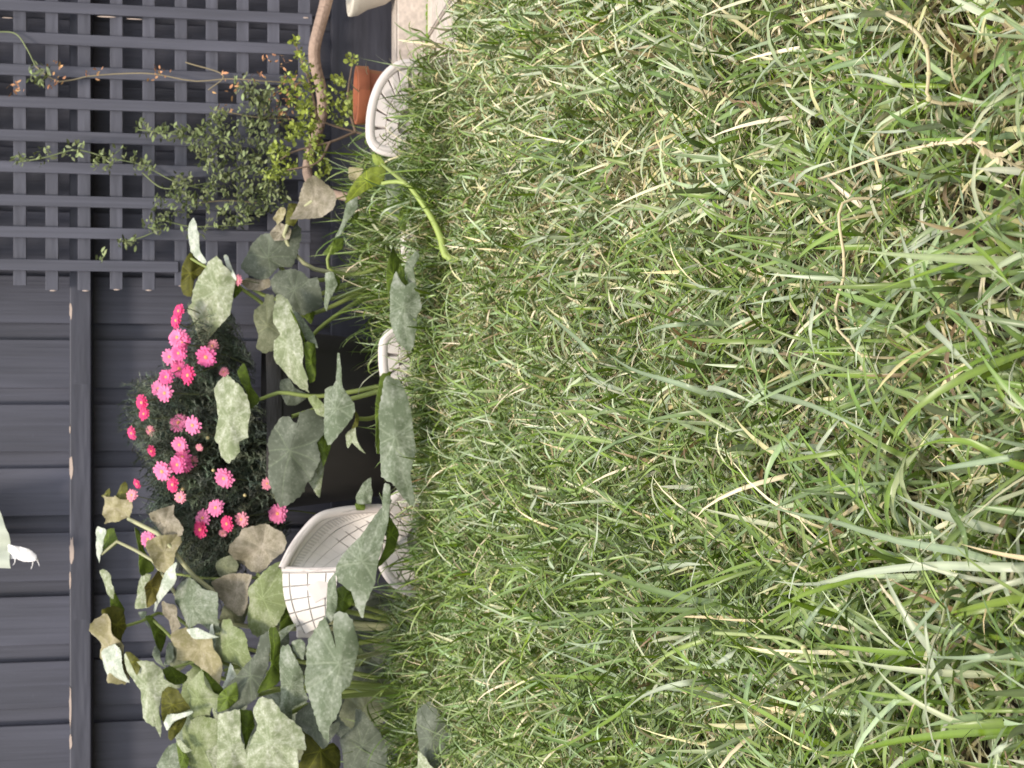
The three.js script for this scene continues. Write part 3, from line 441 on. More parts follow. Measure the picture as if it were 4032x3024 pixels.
{ // ---- plant by the lattice, with the cupped leaf
  const pl = plant('pumpkin plant with a cupped pale leaf rising before the lattice', 0.3, 3.05), b = V(0.27, 0.02, -3.1), b2 = V(0.3, 0.02, -2.95);
  leaf(pl, 'white', R4([[130, 140], [180, 108], [232, 260], [255, 460], [322, 590], [280, 605], [190, 520], [140, 470], [128, 330]]), 3.14, [0.2, 0.75, 0.6], { wave: 0.02 });
  leaf(pl, 'olive', R4([[130, 480], [200, 540], [312, 620], [250, 720], [180, 790], [142, 962], [60, 940], [38, 840], [50, 640], [90, 530]]), 3.15, [-0.1, -0.2, 1], { under: true, bulge: -0.1 });
  leaf(pl, 'pale', R4([[390, 540], [440, 518], [500, 570], [590, 680], [632, 780], [610, 950], [580, 1150], [470, 1280], [330, 1420], [230, 1512], [180, 1370], [150, 1220], [93, 1110], [150, 1030], [160, 900], [200, 780], [280, 680], [330, 590]]), 3.07, [-0.2, 0.45, 0.85], { c: R4([[460, 880]])[0], fold: 0.12 });
  leaf(pl, 'white', R4([[498, 510], [545, 520], [635, 740], [622, 785], [560, 680]]), 3.06, [0.4, 0.7, 0.6], { wave: 0.02 });
  leaf(pl, 'green', R4([[625, 825], [702, 890], [608, 985]]), 3.08, [0, -0.2, 1], { under: true, name: 'leaf_fold' });
  leaf(pl, 'dark', R4([[700, 560], [800, 400], [900, 290], [1010, 270], [1060, 350], [1200, 330], [1280, 178], [1312, 200], [1332, 320], [1300, 480], [1240, 640], [1100, 640], [1000, 760], [900, 780], [760, 720], [680, 640]]), 3.08, [0, 0.35, 0.95], { c: R4([[990, 540]])[0], N: 72, wave: 0.1 });
  leaf(pl, 'dry', R4([[1010, 250], [1120, 160], [1232, 220], [1222, 335], [1060, 355]]), 3.06, [0, 0.4, 0.9], { wave: 0.2 });
  leaf(pl, 'dry', R4([[700, 820], [760, 760], [900, 780], [1000, 770], [1010, 850], [900, 900], [760, 880]]), 3.09, [0, 0.2, 1], { wave: 0.2 });
  leaf(pl, 'tan', R4([[1048, 100], [1110, -5], [1182, -15], [1150, 120], [1068, 192]]), 3.03, [-0.3, 0.6, 0.7]);
  leaf(pl, 'dry', S([[310, 1490], [340, 1400], [460, 1288], [570, 1380], [622, 1460], [600, 1542], [470, 1582], [285, 1602]]), 3.0, [0.1, 0.45, 0.85], { c: S([[440, 1470]])[0] });
  leaf(pl, 'olive', S([[250, 1480], [320, 1480], [330, 1570], [290, 1640], [230, 1620]]), 3.02, [0, 0, 1], { under: true });
  leaf(pl, 'dark', R4([[1000, 800], [1100, 680], [1240, 655], [1350, 690], [1430, 770], [1520, 750], [1562, 900], [1540, 1050], [1350, 1162], [1200, 1060], [1050, 940]]), 3.04, [0.1, 0.4, 0.9], { c: R4([[1280, 900]])[0] });
  leaf(pl, 'green', R4([[1360, 1160], [1430, 1120], [1500, 1130], [1450, 1260]]), 3.05, [0, -0.2, 1], { under: true, name: 'leaf_fold' });
  leaf(pl, 'olive', R4([[940, 940], [1040, 960], [1080, 1250], [1142, 1370], [1040, 1540], [940, 1582], [850, 1520], [870, 1440], [880, 1380], [830, 1230], [840, 1110], [930, 1030]]), 3.05, [-0.1, 0.25, 0.95], { c: R4([[980, 1280]])[0] });
  leaf(pl, 'pale', PX([[1080, 1158], [1105, 1174], [1141, 1211], [1181, 1301], [1197, 1370], [1200, 1430], [1215, 1490], [1196, 1548], [1158, 1519], [1133, 1498], [1091, 1430], [1078, 1390], [1085, 1340], [1113, 1315], [1085, 1270], [1079, 1220]]), 2.98, [-0.1, 0.55, 0.8], { c: [1140, 1350] });
  leaf(pl, 'grey', R4([[1220, 1080], [1350, 1180], [1480, 1370], [1532, 1525], [1450, 1480], [1370, 1400], [1290, 1250]]), 2.99, [0.2, 0.3, 0.95]);
  leaf(pl, 'green', R5([[940, 0], [1042, 10], [1052, 120], [1042, 352], [998, 372], [958, 240]]), 2.97, [0, -0.3, 1], { under: true, name: 'leaf_fold' });
  leaf(pl, 'green', R4([[1215, 1090], [1260, 1150], [1340, 1320], [1400, 1480], [1360, 1450], [1290, 1270]]), 2.97, [0, -0.3, 1], { under: true, name: 'leaf_fold' });
  leaf(pl, 'grey', R6([[300, 440], [372, 408], [372, 520], [290, 640], [230, 770], [168, 792], [240, 640], [260, 540]]), 2.95, [0, 0.5, 0.85]);
  leaf(pl, 'green', R6([[290, 650], [375, 540], [385, 600], [340, 660]]), 2.955, [0, -0.2, 1], { under: true, name: 'leaf_fold' });
  leaf(pl, 'green', R6([[55, 945], [160, 810], [245, 798], [232, 900], [130, 955]]), 2.95, [0, -0.2, 1], { under: true });
  leaf(pl, 'grey', R6([[72, 1130], [150, 1118], [182, 1230], [122, 1380], [92, 1485], [68, 1400], [80, 1250]]), 2.94, [0, 0.5, 0.85]);
  leaf(pl, 'green', R6([[150, 1118], [215, 1200], [170, 1310]]), 2.945, [0, -0.2, 1], { under: true, name: 'leaf_fold' });
  leaf(pl, 'tan', R6([[300, 140], [420, 150], [430, 190], [330, 275], [288, 200]]), 2.98, [0, 0.5, 0.8], { wave: 0.2 });
  stalk(pl, [[930, 1120, 3.08], [1000, 1170, 3.1], [1150, 1250, 3.12], b], 0.0035, 0.006);
  stalk(pl, [[1060, 1010, 3.09], [1180, 1100, 3.1], b], 0.0035, 0.006);
  stalk(pl, [[1160, 1140, 3.05], [1280, 1180, 3.07], b], 0.0035, 0.006);
  stalk(pl, [[1190, 1400, 2.99], [1250, 1300, 3.04], b], 0.0035, 0.006);
  stalk(pl, [[1230, 790, 3.01], [1150, 860, 3.03], [1120, 930, 3.06], [1240, 1060, 3.08], b], 0.0035, 0.006, stalkPale);
  stalk(pl, [[740, 1010, 3.15], [830, 1060, 3.12], [920, 1090, 3.1], [1100, 1180, 3.1], b], 0.003, 0.006);
  stalk(pl, [[1310, 960, 2.95], [1290, 1050, 2.95], [1400, 1080, 2.96], b2], 0.003, 0.005);
  settle(pl);
}
{ // ---- young shoot with a yellow green leaf
  const pl = plant('young pumpkin shoot with a thick arching stalk and yellow green leaf', 0.24, 2.62);
  leaf(pl, 'lime', R6([[258, 475], [290, 370], [370, 240], [500, 140], [610, 128], [642, 170], [600, 290], [500, 330], [370, 412]]), 2.78, [0.1, 0.1, 1], { under: true, fold: 0.2, c: R6([[470, 270]])[0] });
  leaf(pl, 'lime', R6([[508, 10], [590, 40], [632, 112], [560, 122], [520, 90]]), 2.79, [0.2, 0.4, 0.9]);
  leaf(pl, 'grey', R6([[640, 180], [720, 200], [830, 240], [800, 300], [815, 430], [780, 520], [740, 612], [670, 592], [640, 400]]), 2.8, [0, 0.4, 0.9]);
  leaf(pl, 'green', R6([[800, 460], [900, 450], [912, 570], [870, 642], [790, 622], [752, 680], [822, 785], [770, 722], [755, 600]]), 2.79, [0.2, 0.1, 1], { under: true, c: R6([[840, 550]])[0] });
  stalk(pl, [...R6([[600, 290], [720, 272], [830, 292], [940, 420], [1060, 600], [1150, 790], [1215, 980]]).map(([x, y], i) => [x, y, 2.74 - 0.012 * i]), V(0.226, 0.0, -2.655)], 0.0035, 0.0085, std([0.3, 0.38, 0.09], 0.5));
  stalk(pl, R6([[600, 110], [700, 190], [830, 292]]).map(([x, y], i) => [x, y, 2.755 - 0.02 * i]), 0.0028, 0.0045, stalkMat);
  settle(pl);
}
{ // ---- tilted white trough (two patterned faces meeting at a raised corner)
  const o = thing('white_trough', 'tilted white plastic trough with embossed grid lines among the leaves', 'trough', V(-0.4, 0, -2.9));
  const faceMat = (fn, seed) => {
    const m = std([0.86, 0.83, 0.81], 0.6); m.side = THREE.DoubleSide; m.map = tex(512, 512, (u, v) => { const l = fn(u, v), n = fbm(u * 6, v * 6, seed, 4); const k = 0.95 + 0.08 * (n - 0.5) - 0.3 * l; return [k, k * 0.985, k * 0.97]; }, true, false);
    m.bumpMap = tex(512, 512, (u, v) => { const k = 1 - fn(u, v); return [k, k, k]; }, false, false); m.bumpScale = 0.004; return m;
  };
  const lines = (t, n, w, ph = 0) => { const q = t * n + ph; return Math.max(0, 1 - Math.abs(q - Math.round(q)) * 2 / w); };
  const quad = (A, B, C, D, curve, mat, name, thick = 0.004, nu = 24, nv = 16) => { // A-B top edge, D-C bottom edge; curve bends the top edge
    const g = new THREE.PlaneGeometry(1, 1, nu, nv), p = g.attributes.position, out = [];
    for (let i = 0; i < p.count; i++) {
      const u = p.getX(i) + 0.5, v = p.getY(i) + 0.5, t = A.clone().lerp(B, u), b = D.clone().lerp(C, u), w = b.lerp(t, v); const c = curve(u, v); w.add(c); p.setXYZ(i, w.x, w.y, w.z);
    }
    g.computeVertexNormals();
    const n = g.attributes.normal, back = g.clone(), q = back.attributes.position; for (let i = 0; i < q.count; i++) q.setXYZ(i, q.getX(i) - n.getX(i) * thick, q.getY(i) - n.getY(i) * thick, q.getZ(i) - n.getZ(i) * thick);
    const idx = back.index; for (let i = 0; i < idx.count; i += 3) { const a = idx.getX(i); idx.setX(i, idx.getX(i + 1)); idx.setX(i + 1, a); } back.computeVertexNormals();
    return mesh(name, mergeGeometries([g, back]), mat, o);
  };
  const K = P(1112, 2240, 2.84), up = V(0, 1, 0);
  // lit outer face, left of the corner
  const A = P(1150, 2530, 2.93), B = K, C2 = P(1330, 2240, 2.80), D = P(1330, 2500, 2.9);
  quad(P(1185, 2505, 2.93), B, C2, P(1310, 2440, 2.86), (u, v) => V(0, 0.012 * Math.sin(u * Math.PI) * v, 0.006 * Math.sin(u * Math.PI)), faceMat((u, v) => Math.max(lines(u, 5, 0.14, 0.3), lines(v, 3, 0.1, 0.4)) * (0.6 + 0.4 * noise(u * 9, v * 9, 3)), 3), 'outer_wall');
  mesh('foot', boxAt(-0.009, 0.009, -0.02, 0.02, -0.006, 0.006, 0.003).translate(...P(1208, 2492, 2.925).toArray()), whiteMat, o);
  // shaded inner face, right of the corner, with a thick rolled rim
  const arch = [[1112, 2240], [1150, 2165], [1200, 2095], [1258, 2038], [1330, 2016], [1420, 2006], [1500, 2002]].map(([x, y], i) => P(x, y, 2.84 + 0.012 * i));
  const curve = new THREE.CatmullRomCurve3(arch), low = new THREE.CatmullRomCurve3([[1330, 2245], [1400, 2240], [1480, 2200], [1540, 2120], [1560, 2002]].map(([x, y], i) => P(x, y, 2.82 + 0.016 * i)));
  {
    const nu = 30, nv = 14, pos = [], uv = [], idx = [];
    for (let s = 0; s < 2; s++) for (let i = 0; i <= nu; i++) for (let j = 0; j <= nv; j++) {
      const t = curve.getPoint(i / nu), b = low.getPoint(i / nu), w = b.clone().lerp(t, j / nv); w.z -= 0.05 * Math.sin(j / nv * Math.PI) * Math.sin(i / nu * Math.PI * 0.9 + 0.2) + s * 0.005; pos.push(w.x, w.y, w.z); uv.push(i / nu, j / nv);
    }
    const at = (s, i, j) => s * (nu + 1) * (nv + 1) + i * (nv + 1) + j;
    for (let s = 0; s < 2; s++) for (let i = 0; i < nu; i++) for (let j = 0; j < nv; j++) { const a = at(s, i, j), b = at(s, i + 1, j), c = at(s, i + 1, j + 1), d = at(s, i, j + 1); s ? idx.push(a, c, b, a, d, c) : idx.push(a, b, c, a, c, d); }
    const g = new THREE.BufferGeometry(); g.setAttribute('position', new THREE.Float32BufferAttribute(pos, 3)); g.setAttribute('uv', new THREE.Float32BufferAttribute(uv, 2)); g.setIndex(idx); g.computeVertexNormals();
    mesh('inner_wall', g, faceMat((u, v) => v > 0.86 ? lines(u, 1.3, 0.08) : v > 0.72 ? Math.max(lines(u, 34, 0.5) * 0.35, v > 0.84 ? 0.4 : 0) : Math.max(lines(u, 9, 0.1, 0.2) * (v < 0.55 && u > 0.4 ? 0.8 : 0.15), lines(v, 6, 0.1, 0.1) * (u > 0.4 ? 0.7 : 0.3)), 9), o);
  }
  mesh('rolled_rim', tube(arch, 0.009, 0.009, 40, 9), whiteMat, o);
  mesh('corner_rim', tube([K, P(1200, 2244, 2.826), P(1330, 2240, 2.80)], 0.006, 0.004, 12, 8), whiteMat, o);
  mesh('flap', boxAt(-0.018, 0.018, -0.024, 0.024, -0.003, 0.003, 0.002).rotateZ(0.5).rotateX(-0.3).translate(...P(1265, 2320, 2.825).toArray()), whiteMat, o);
  mesh('base', boxAt(-0.06, 0.1, 0.0, 0.06, -0.05, 0.04, 0.01).translate(-0.36, 0.01, -2.93), whiteMat, o);
  settle(o);
}

// ---------------------------------------------------------------- daisies, and an added near-black tub standing in for the shade beneath them
{
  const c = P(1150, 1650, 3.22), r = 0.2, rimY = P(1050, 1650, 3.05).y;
  const tub = thing('shade_tub', 'added near-black tub standing in for the deep shade under the pink daisy bush', 'pot', V(c.x, 0.02, -3.24));
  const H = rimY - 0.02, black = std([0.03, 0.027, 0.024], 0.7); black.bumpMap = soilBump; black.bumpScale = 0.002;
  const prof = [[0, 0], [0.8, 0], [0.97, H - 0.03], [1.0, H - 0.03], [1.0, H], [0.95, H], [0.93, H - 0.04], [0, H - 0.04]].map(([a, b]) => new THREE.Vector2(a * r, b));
  mesh('shade_tub_body', new THREE.LatheGeometry(prof, 48), black, tub);
}
{
  const base = P(900, 1750, 3.2), bush = thing('daisy_bush', 'pink double daisy bush with feathery dark green foliage', 'plant', V(base.x, 0.25, -3.22));
  const rd = rng(404), needle = [];
  { // a feathery sprig: a thin stem with thread-like leaflets
    const g = []; const st = tube([V(0, 0, 0), V(0.002, 0.03, 0.003), V(0, 0.06, 0)], 0.0009, 0.0005, 4, 3); st.deleteAttribute('uv'); g.push(st.toNonIndexed());
    for (let i = 0; i < 15; i++) {
      const a = i * 2.4, y = 0.008 + i * 0.0036, L = 0.016 + 0.012 * Math.sin(i), d = V(Math.cos(a), 0.75, Math.sin(a)).normalize(), s = V(-Math.sin(a), 0, Math.cos(a)), w = 0.0011;
      for (const k of [0, 0.5, -0.5]) {
        const dd = d.clone().addScaledVector(s, k).normalize(), o = V(0, y, 0).addScaledVector(d, k ? L * 0.4 : 0), e = o.clone().addScaledVector(dd, k ? L * 0.6 : L);
        const f = new THREE.BufferGeometry(); f.setAttribute('position', new THREE.Float32BufferAttribute([...o.clone().addScaledVector(s, w).toArray(), ...o.clone().addScaledVector(s, -w).toArray(), ...e.toArray()], 3)); f.computeVertexNormals(); g.push(f);
      }
    }
    needle.push(mergeGeometries(g));
  }
  const spots = [];
  const blobs = [[560, 1640, 90, 130], [640, 1760, 110, 160], [720, 1640, 120, 140], [700, 1900, 130, 140], [800, 1780, 120, 150], [860, 1640, 90, 100], [640, 2000, 90, 110], [800, 2000, 140, 120], [760, 2150, 130, 90], [900, 1960, 110, 130], [930, 1760, 80, 100], [820, 1480, 90, 120], [780, 1340, 80, 100], [880, 2090, 100, 80], [700, 1500, 70, 80], [960, 2060, 90, 80], [780, 2250, 90, 60], [1000, 1860, 50, 120]];
  for (const [bx, by, rx, ry] of blobs) for (let i = 0; i < rx * ry / 48; i++) {
    const a = rd() * 6.28, q = Math.sqrt(rd()); spots.push([bx + 105 + Math.cos(a) * rx * q, by + Math.sin(a) * ry * q, 3.1 + rd() * 0.26]);
  }
  const fm = std([0.1, 0.13, 0.085], 0.85, { side: THREE.DoubleSide }), im = new THREE.InstancedMesh(needle[0], fm, spots.length), m4 = new THREE.Matrix4(), col = new THREE.Color();
  spots.forEach(([x, y, z], i) => {
    const p = P(x, y, z).sub(bush.position), out = p.clone().setY(p.y * 0.5 + 0.1).normalize(), q = new THREE.Quaternion().setFromUnitVectors(V(0, 1, 0), V(out.x + (rd() - 0.5) * 1.2, 0.7 + rd() * 0.5, out.z + (rd() - 0.5) * 1.2).normalize()), s = 0.55 + rd() * 0.5;
    im.setMatrixAt(i, m4.compose(p, q, V(s, s, s))); const k = 0.6 + rd() * 0.9; im.setColorAt(i, col.setRGB(k * (0.9 + rd() * 0.3), k, k * (0.85 + rd() * 0.4)));
  });
  im.name = 'foliage'; im.userData.kind = 'stuff'; im.castShadow = im.receiveShadow = true; bush.add(im);
  const stemM = std([0.1, 0.12, 0.05], 0.8);
  for (let i = 0; i < 9; i++) { const a = rd() * 6.28, t = P(620 + rd() * 200, 1450 + rd() * 620, 3.2).sub(bush.position); mesh('stem', tube([V(Math.cos(a) * 0.03, -0.05, Math.sin(a) * 0.03), V(t.x * 0.4, t.y * 0.5, t.z * 0.5), t], 0.0035, 0.0015, 10, 5), stemM, bush); }
  // flowers: photo centre, radius, brightness (0 pale, 1 deep), facing
  const petalMats = [[0.92, 0.26, 0.5], [0.88, 0.16, 0.42], [0.8, 0.05, 0.22], [0.86, 0.33, 0.42]].map(c => std(c, 0.7, { side: THREE.DoubleSide, transmission: 0.25, thickness: 0 }));
  const discM = std([0.75, 0.36, 0.14], 0.9), budM = std([0.75, 0.62, 0.3], 0.8);
  function petals(seed, n, rows) {
    const r = rng(seed), g = [];
    for (let k = 0; k < rows; k++) for (let i = 0; i < n; i++) {
      const a = (i + k * 0.5 + (r() - 0.5) * 0.4) / n * Math.PI * 2, L = (1 - k * 0.22) * (0.88 + r() * 0.2), w = 0.15 * (1 - k * 0.12), up = 0.1 + k * 0.22 + (r() - 0.5) * 0.12, ca = Math.cos(a), sa = Math.sin(a), pos = [], idx = [];
      for (const [t, ww] of [[0.12, 0.4], [0.45, 0.95], [0.8, 1], [0.94, 0.7], [1, 0.2]]) for (const s of [-1, 0, 1]) { const l = t * L, x = ca * l - sa * s * w * ww, y = sa * l + ca * s * w * ww; pos.push(x, y, 0.06 + up * l - 0.16 * l * l + (s ? 0.03 : 0)); }
      for (let j = 0; j < 4; j++) for (let s = 0; s < 2; s++) { const b = j * 3 + s; idx.push(b, b + 3, b + 4, b, b + 4, b + 1); }
      const f = new THREE.BufferGeometry(); f.setAttribute('position', new THREE.Float32BufferAttribute(pos, 3)); f.setIndex(idx); f.computeVertexNormals(); g.push(f);
    }
    return mergeGeometries(g);
  }
  const pg = [petals(1, 15, 2), petals(2, 13, 2), petals(3, 14, 3)], disc = new THREE.SphereGeometry(0.2, 10, 6).scale(1, 1, 0.6).translate(0, 0, 0.1);
  const fl = [[705, 1225, 30, 2], [695, 1262, 34, 2], [700, 1330, 42, 0], [720, 1345, 36, 1], [668, 1405, 34, 0], [705, 1390, 36, 1], [708, 1450, 40, 1], [742, 1478, 38, 2], [655, 1485, 34, 1], [812, 1405, 44, 1], [838, 1362, 28, 3], [882, 1465, 22, 3], [625, 1530, 34, 0], [650, 1548, 36, 0], [560, 1585, 34, 2], [568, 1630, 28, 2], [520, 1705, 28, 2], [598, 1775, 26, 2], [704, 1665, 40, 0], [760, 1675, 38, 0], [592, 1695, 22, 3], [708, 1750, 34, 0], [720, 1800, 36, 1], [700, 1830, 38, 1], [640, 1855, 42, 0], [732, 1832, 32, 1], [682, 1908, 34, 2], [760, 1815, 24, 3], [710, 1958, 26, 3], [884, 1882, 44, 0], [785, 1762, 16, 3], [1053, 1905, 26, 3], [1095, 2022, 44, 0], [850, 2000, 36, 0], [800, 2040, 36, 0], [790, 2085, 38, 2], [895, 2062, 34, 2], [952, 2045, 32, 3], [585, 2122, 36, 0], [540, 1905, 22, 2], [520, 1950, 26, 3], [935, 1102, 24, 3], [878, 2100, 18, 3]];
  fl.forEach(([x, y, r, k], i) => {
    const p = P(x, y, 3.1 - rd() * 0.05), R = r / F * 3.05, f = mesh('flower', pg[i % 3], petalMats[k], bush); f.position.copy(p).sub(bush.position);
    const face = k === 2 ? V((rd() - 0.5) * 0.8, 0.9, 0.65 + rd() * 0.3) : V((rd() - 0.5) * 0.9, 0.3 + rd() * 0.4, 1); f.quaternion.setFromUnitVectors(V(0, 0, 1), face.normalize()); f.rotateZ(rd() * 6.28); f.scale.setScalar(R);
    mesh('flower_disc', disc, discM, f);
    const st = mesh('flower_stem', tube([V(0, 0, 0), V((rd() - 0.5) * 1.5, -1.2, -1.5), V((rd() - 0.5) * 3, -3.5, -2.6)], 0.06, 0.08, 8, 5), stemM, f); st.quaternion.copy(f.quaternion).invert();
  });
  for (const [x, y] of [[818, 1724], [840, 1852], [964, 1950], [720, 1925], [575, 1585]]) { const b = mesh('bud', new THREE.SphereGeometry(0.0035, 8, 6), budM, bush); b.position.copy(P(x, y, 3.08)).sub(bush.position); }
}
// ---------------------------------------------------------------- climber on the lattice and lime shrub
function leaflets(n, make) { const g = make(); return g; }
function ovalLeaf(L, w, bend) {
  const pos = [], idx = []; for (const [t, k] of [[0, 0.08], [0.25, 0.8], [0.55, 1], [0.82, 0.6], [1, 0.04]]) for (const s of [-1, 0, 1]) pos.push(s * w * k, t * L, (s ? 0.12 * w * k : 0) - bend * L * t * t);
  for (let j = 0; j < 4; j++) for (let s = 0; s < 2; s++) { const b = j * 3 + s; idx.push(b, b + 1, b + 4, b, b + 4, b + 3); }
  const f = new THREE.BufferGeometry(); f.setAttribute('position', new THREE.Float32BufferAttribute(pos, 3)); f.setIndex(idx); f.computeVertexNormals(); return f;
}
function scatter(parent, name, geo, mat, spots, rd, tintFn) {
  const im = new THREE.InstancedMesh(geo, mat, spots.length), m4 = new THREE.Matrix4(), col = new THREE.Color();
  spots.forEach(([p, dir, s], i) => {
    const q = new THREE.Quaternion().setFromUnitVectors(V(0, 1, 0), dir).multiply(new THREE.Quaternion().setFromAxisAngle(V(0, 1, 0), rd() * 6.28));
    im.setMatrixAt(i, m4.compose(p.clone().sub(parent.position), q, V(s, s, s))); im.setColorAt(i, tintFn(col, i));
  });
  im.name = name; im.userData.kind = 'stuff'; im.castShadow = im.receiveShadow = true; parent.add(im); return im;
}
{
  const rd = rng(909), cl = thing('climbing_vine', 'straggly jasmine vine with fine green leaves climbing the lattice', 'plant', V(0.6, 0.15, -3.38));
  const stemM = std([0.3, 0.25, 0.16], 0.85), greenStem = std([0.22, 0.26, 0.12], 0.8), wood = std([0.6, 0.49, 0.43], 0.9); wood.bumpMap = paintBump; wood.bumpScale = 0.004; wood.map = concTex;
  const runs = [[[-20, 125], [60, 132], [105, 190], [140, 260]], [[140, 260], [220, 320], [350, 300], [480, 290], [600, 290], [770, 320], [900, 310], [1050, 320], [1200, 330]], [[730, 245], [880, 300], [820, 355]], [[60, 640], [180, 620], [300, 590], [420, 620], [560, 650], [700, 720], [900, 760]], [[540, 510], [700, 530], [850, 560], [1000, 620]], [[560, 680], [640, 740], [760, 730], [850, 715]], [[620, 860], [740, 890], [860, 890], [1000, 880]], [[850, 700], [950, 660], [1050, 640]], [[840, 430], [1000, 460], [1150, 470]], [[480, 950], [540, 940], [640, 900]], [[760, 800], [900, 790], [1020, 800]]];
  for (const r of runs) mesh('stem', tube(r.map(([x, y]) => P(x, y, 3.385 + rd() * 0.01).sub(cl.position)), 0.0017, 0.0014, 20, 5), rd() < 0.5 ? stemM : greenStem, cl);
  // woody main stem lying along the foot of the lattice
  mesh('woody_stem', tube([[1300, -120, 3.33], [1285, 0, 3.33], [1262, 90, 3.32], [1238, 190, 3.31], [1240, 250, 3.32], [1262, 340, 3.34], [1270, 430, 3.34], [1250, 520, 3.34], [1222, 600, 3.33], [1210, 680, 3.33], [1300, 760, 3.2], [1600, 800, 3.1]].map(a => P(...a).sub(cl.position)), 0.0155, 0.008, 60, 10), wood, cl);
  const g = ovalLeaf(0.0145, 0.003, 0.25), spots = [], dry = [];
  const cl_ = [[150, 290, 45, 40, 22], [560, 505, 30, 25, 12], [680, 520, 90, 30, 46], [800, 545, 100, 45, 70], [860, 470, 60, 40, 36], [75, 620, 30, 30, 9], [170, 615, 35, 35, 12], [290, 590, 40, 30, 14], [410, 635, 50, 40, 26], [560, 655, 50, 35, 24], [500, 600, 60, 25, 8], [720, 705, 50, 25, 16], [690, 800, 90, 60, 55], [620, 880, 60, 30, 22], [760, 760, 90, 60, 50], [880, 740, 70, 50, 40], [900, 640, 90, 70, 55], [980, 560, 90, 90, 64], [1000, 430, 70, 80, 44], [1020, 700, 80, 90, 60], [900, 850, 90, 50, 55], [1000, 800, 70, 60, 60], [820, 620, 40, 60, 30], [1060, 500, 60, 130, 70], [500, 955, 45, 22, 16], [400, 1005, 22, 22, 4], [760, 910, 50, 25, 14], [960, 330, 40, 40, 16], [1080, 780, 60, 60, 50], [1020, 370, 60, 40, 26]];
  for (const [x, y, rx, ry, n] of cl_) for (let i = 0; i < n * 2.2; i++) { const a = rd() * 6.28, q = Math.sqrt(rd()); spots.push([P(x + Math.cos(a) * rx * q, y + Math.sin(a) * ry * q, 3.385 - rd() * 0.05), V((rd() - 0.5) * 2, rd() * 1.2 - 0.7, rd() * 0.8).normalize(), 0.6 + rd() * 0.6]); }
  scatter(cl, 'green_leaflets', g, std([0.17, 0.2, 0.09], 0.6, { side: THREE.DoubleSide }), spots, rd, c => { const k = 0.5 + rd() * 1.1; return c.setRGB(k, k * (0.95 + rd() * 0.15), k * 0.95); });
  const dr = [[70, 345, 50, 22, 12], [215, 320, 45, 30, 12], [215, 260, 40, 20, 8], [370, 290, 40, 25, 8], [630, 290, 45, 22, 12], [600, 310, 15, 10, 3], [830, 350, 15, 12, 3], [890, 300, 25, 15, 4], [915, 355, 35, 22, 6], [880, 430, 40, 22, 6], [1010, 310, 40, 20, 8], [1085, 235, 60, 35, 18], [1130, 350, 60, 60, 34], [1100, 430, 60, 60, 30]];
  for (const [x, y, rx, ry, n] of dr) for (let i = 0; i < n; i++) { const a = rd() * 6.28, q = Math.sqrt(rd()); dry.push([P(x + Math.cos(a) * rx * q, y + Math.sin(a) * ry * q, 3.385 - rd() * 0.04), V((rd() - 0.5) * 2, rd() * 1.4 - 1, rd() * 0.8).normalize(), 0.5 + rd() * 0.5]); }
  scatter(cl, 'dried_leaflets', g, std([0.5, 0.27, 0.13], 0.8, { side: THREE.DoubleSide }), dry, rd, c => { const k = 0.5 + rd() * 0.9; return c.setRGB(k, k * (0.85 + rd() * 0.3), k); });

  const sh = thing('small_leaved_shrub', 'lime green small leaved shrub with brown twigs at the lattice foot', 'shrub', V(0.55, 0.0, -3.24));
  const tw = [[[1560, 560, 3.2], [1400, 520, 3.2], [1250, 470, 3.19], [1170, 410, 3.2]], [[1400, 520, 3.2], [1300, 560, 3.18], [1150, 600, 3.17], [1090, 640, 3.17]], [[1250, 470, 3.19], [1220, 330, 3.2], [1160, 165, 3.22]], [[1400, 520, 3.2], [1370, 400, 3.19], [1390, 230, 3.2]], [[1210, 640, 3.3], [1222, 560, 3.28]], [[1300, 560, 3.18], [1250, 640, 3.15], [1130, 670, 3.15]]];
  for (const t of tw) mesh('twig', tube(t.map(a => P(...a).sub(sh.position)), 0.0035, 0.0015, 14, 5), std([0.2, 0.14, 0.1], 0.9), sh);
  const rg = ovalLeaf(0.0105, 0.0042, 0.2), sp = [];
  const cs = [[1165, 165, 18, 20, 8], [1185, 215, 22, 26, 12], [1215, 265, 25, 25, 12], [1240, 330, 40, 40, 18], [1180, 400, 50, 45, 44], [1220, 470, 45, 50, 50], [1165, 520, 40, 40, 40], [1100, 600, 40, 35, 34], [1125, 660, 50, 35, 40], [1245, 600, 40, 60, 44], [1270, 660, 35, 40, 26], [1390, 235, 22, 25, 14], [1336, 320, 30, 30, 16], [1369, 400, 35, 50, 26], [1340, 460, 30, 40, 16], [1150, 330, 45, 50, 24], [1070, 690, 50, 25, 22], [1300, 400, 45, 60, 22], [1240, 540, 40, 40, 22], [1390, 430, 20, 30, 8]];
  for (const [x, y, rx, ry, n] of cs) for (let i = 0; i < n * 2.3; i++) { const a = rd() * 6.28, q = Math.sqrt(rd()); sp.push([P(x + Math.cos(a) * rx * q, y + Math.sin(a) * ry * q, 3.19 + rd() * 0.06 - 0.03), V((rd() - 0.5) * 2, rd() * 1.4 - 0.4, rd()).normalize(), 0.7 + rd() * 0.5]); }
  scatter(sh, 'lime_leaves', rg, std([0.3, 0.36, 0.07], 0.6, { side: THREE.DoubleSide }), sp, rd, c => { const k = 0.45 + rd() * 0.9; return c.setRGB(k, k, k * (0.7 + rd() * 0.6)); });
}
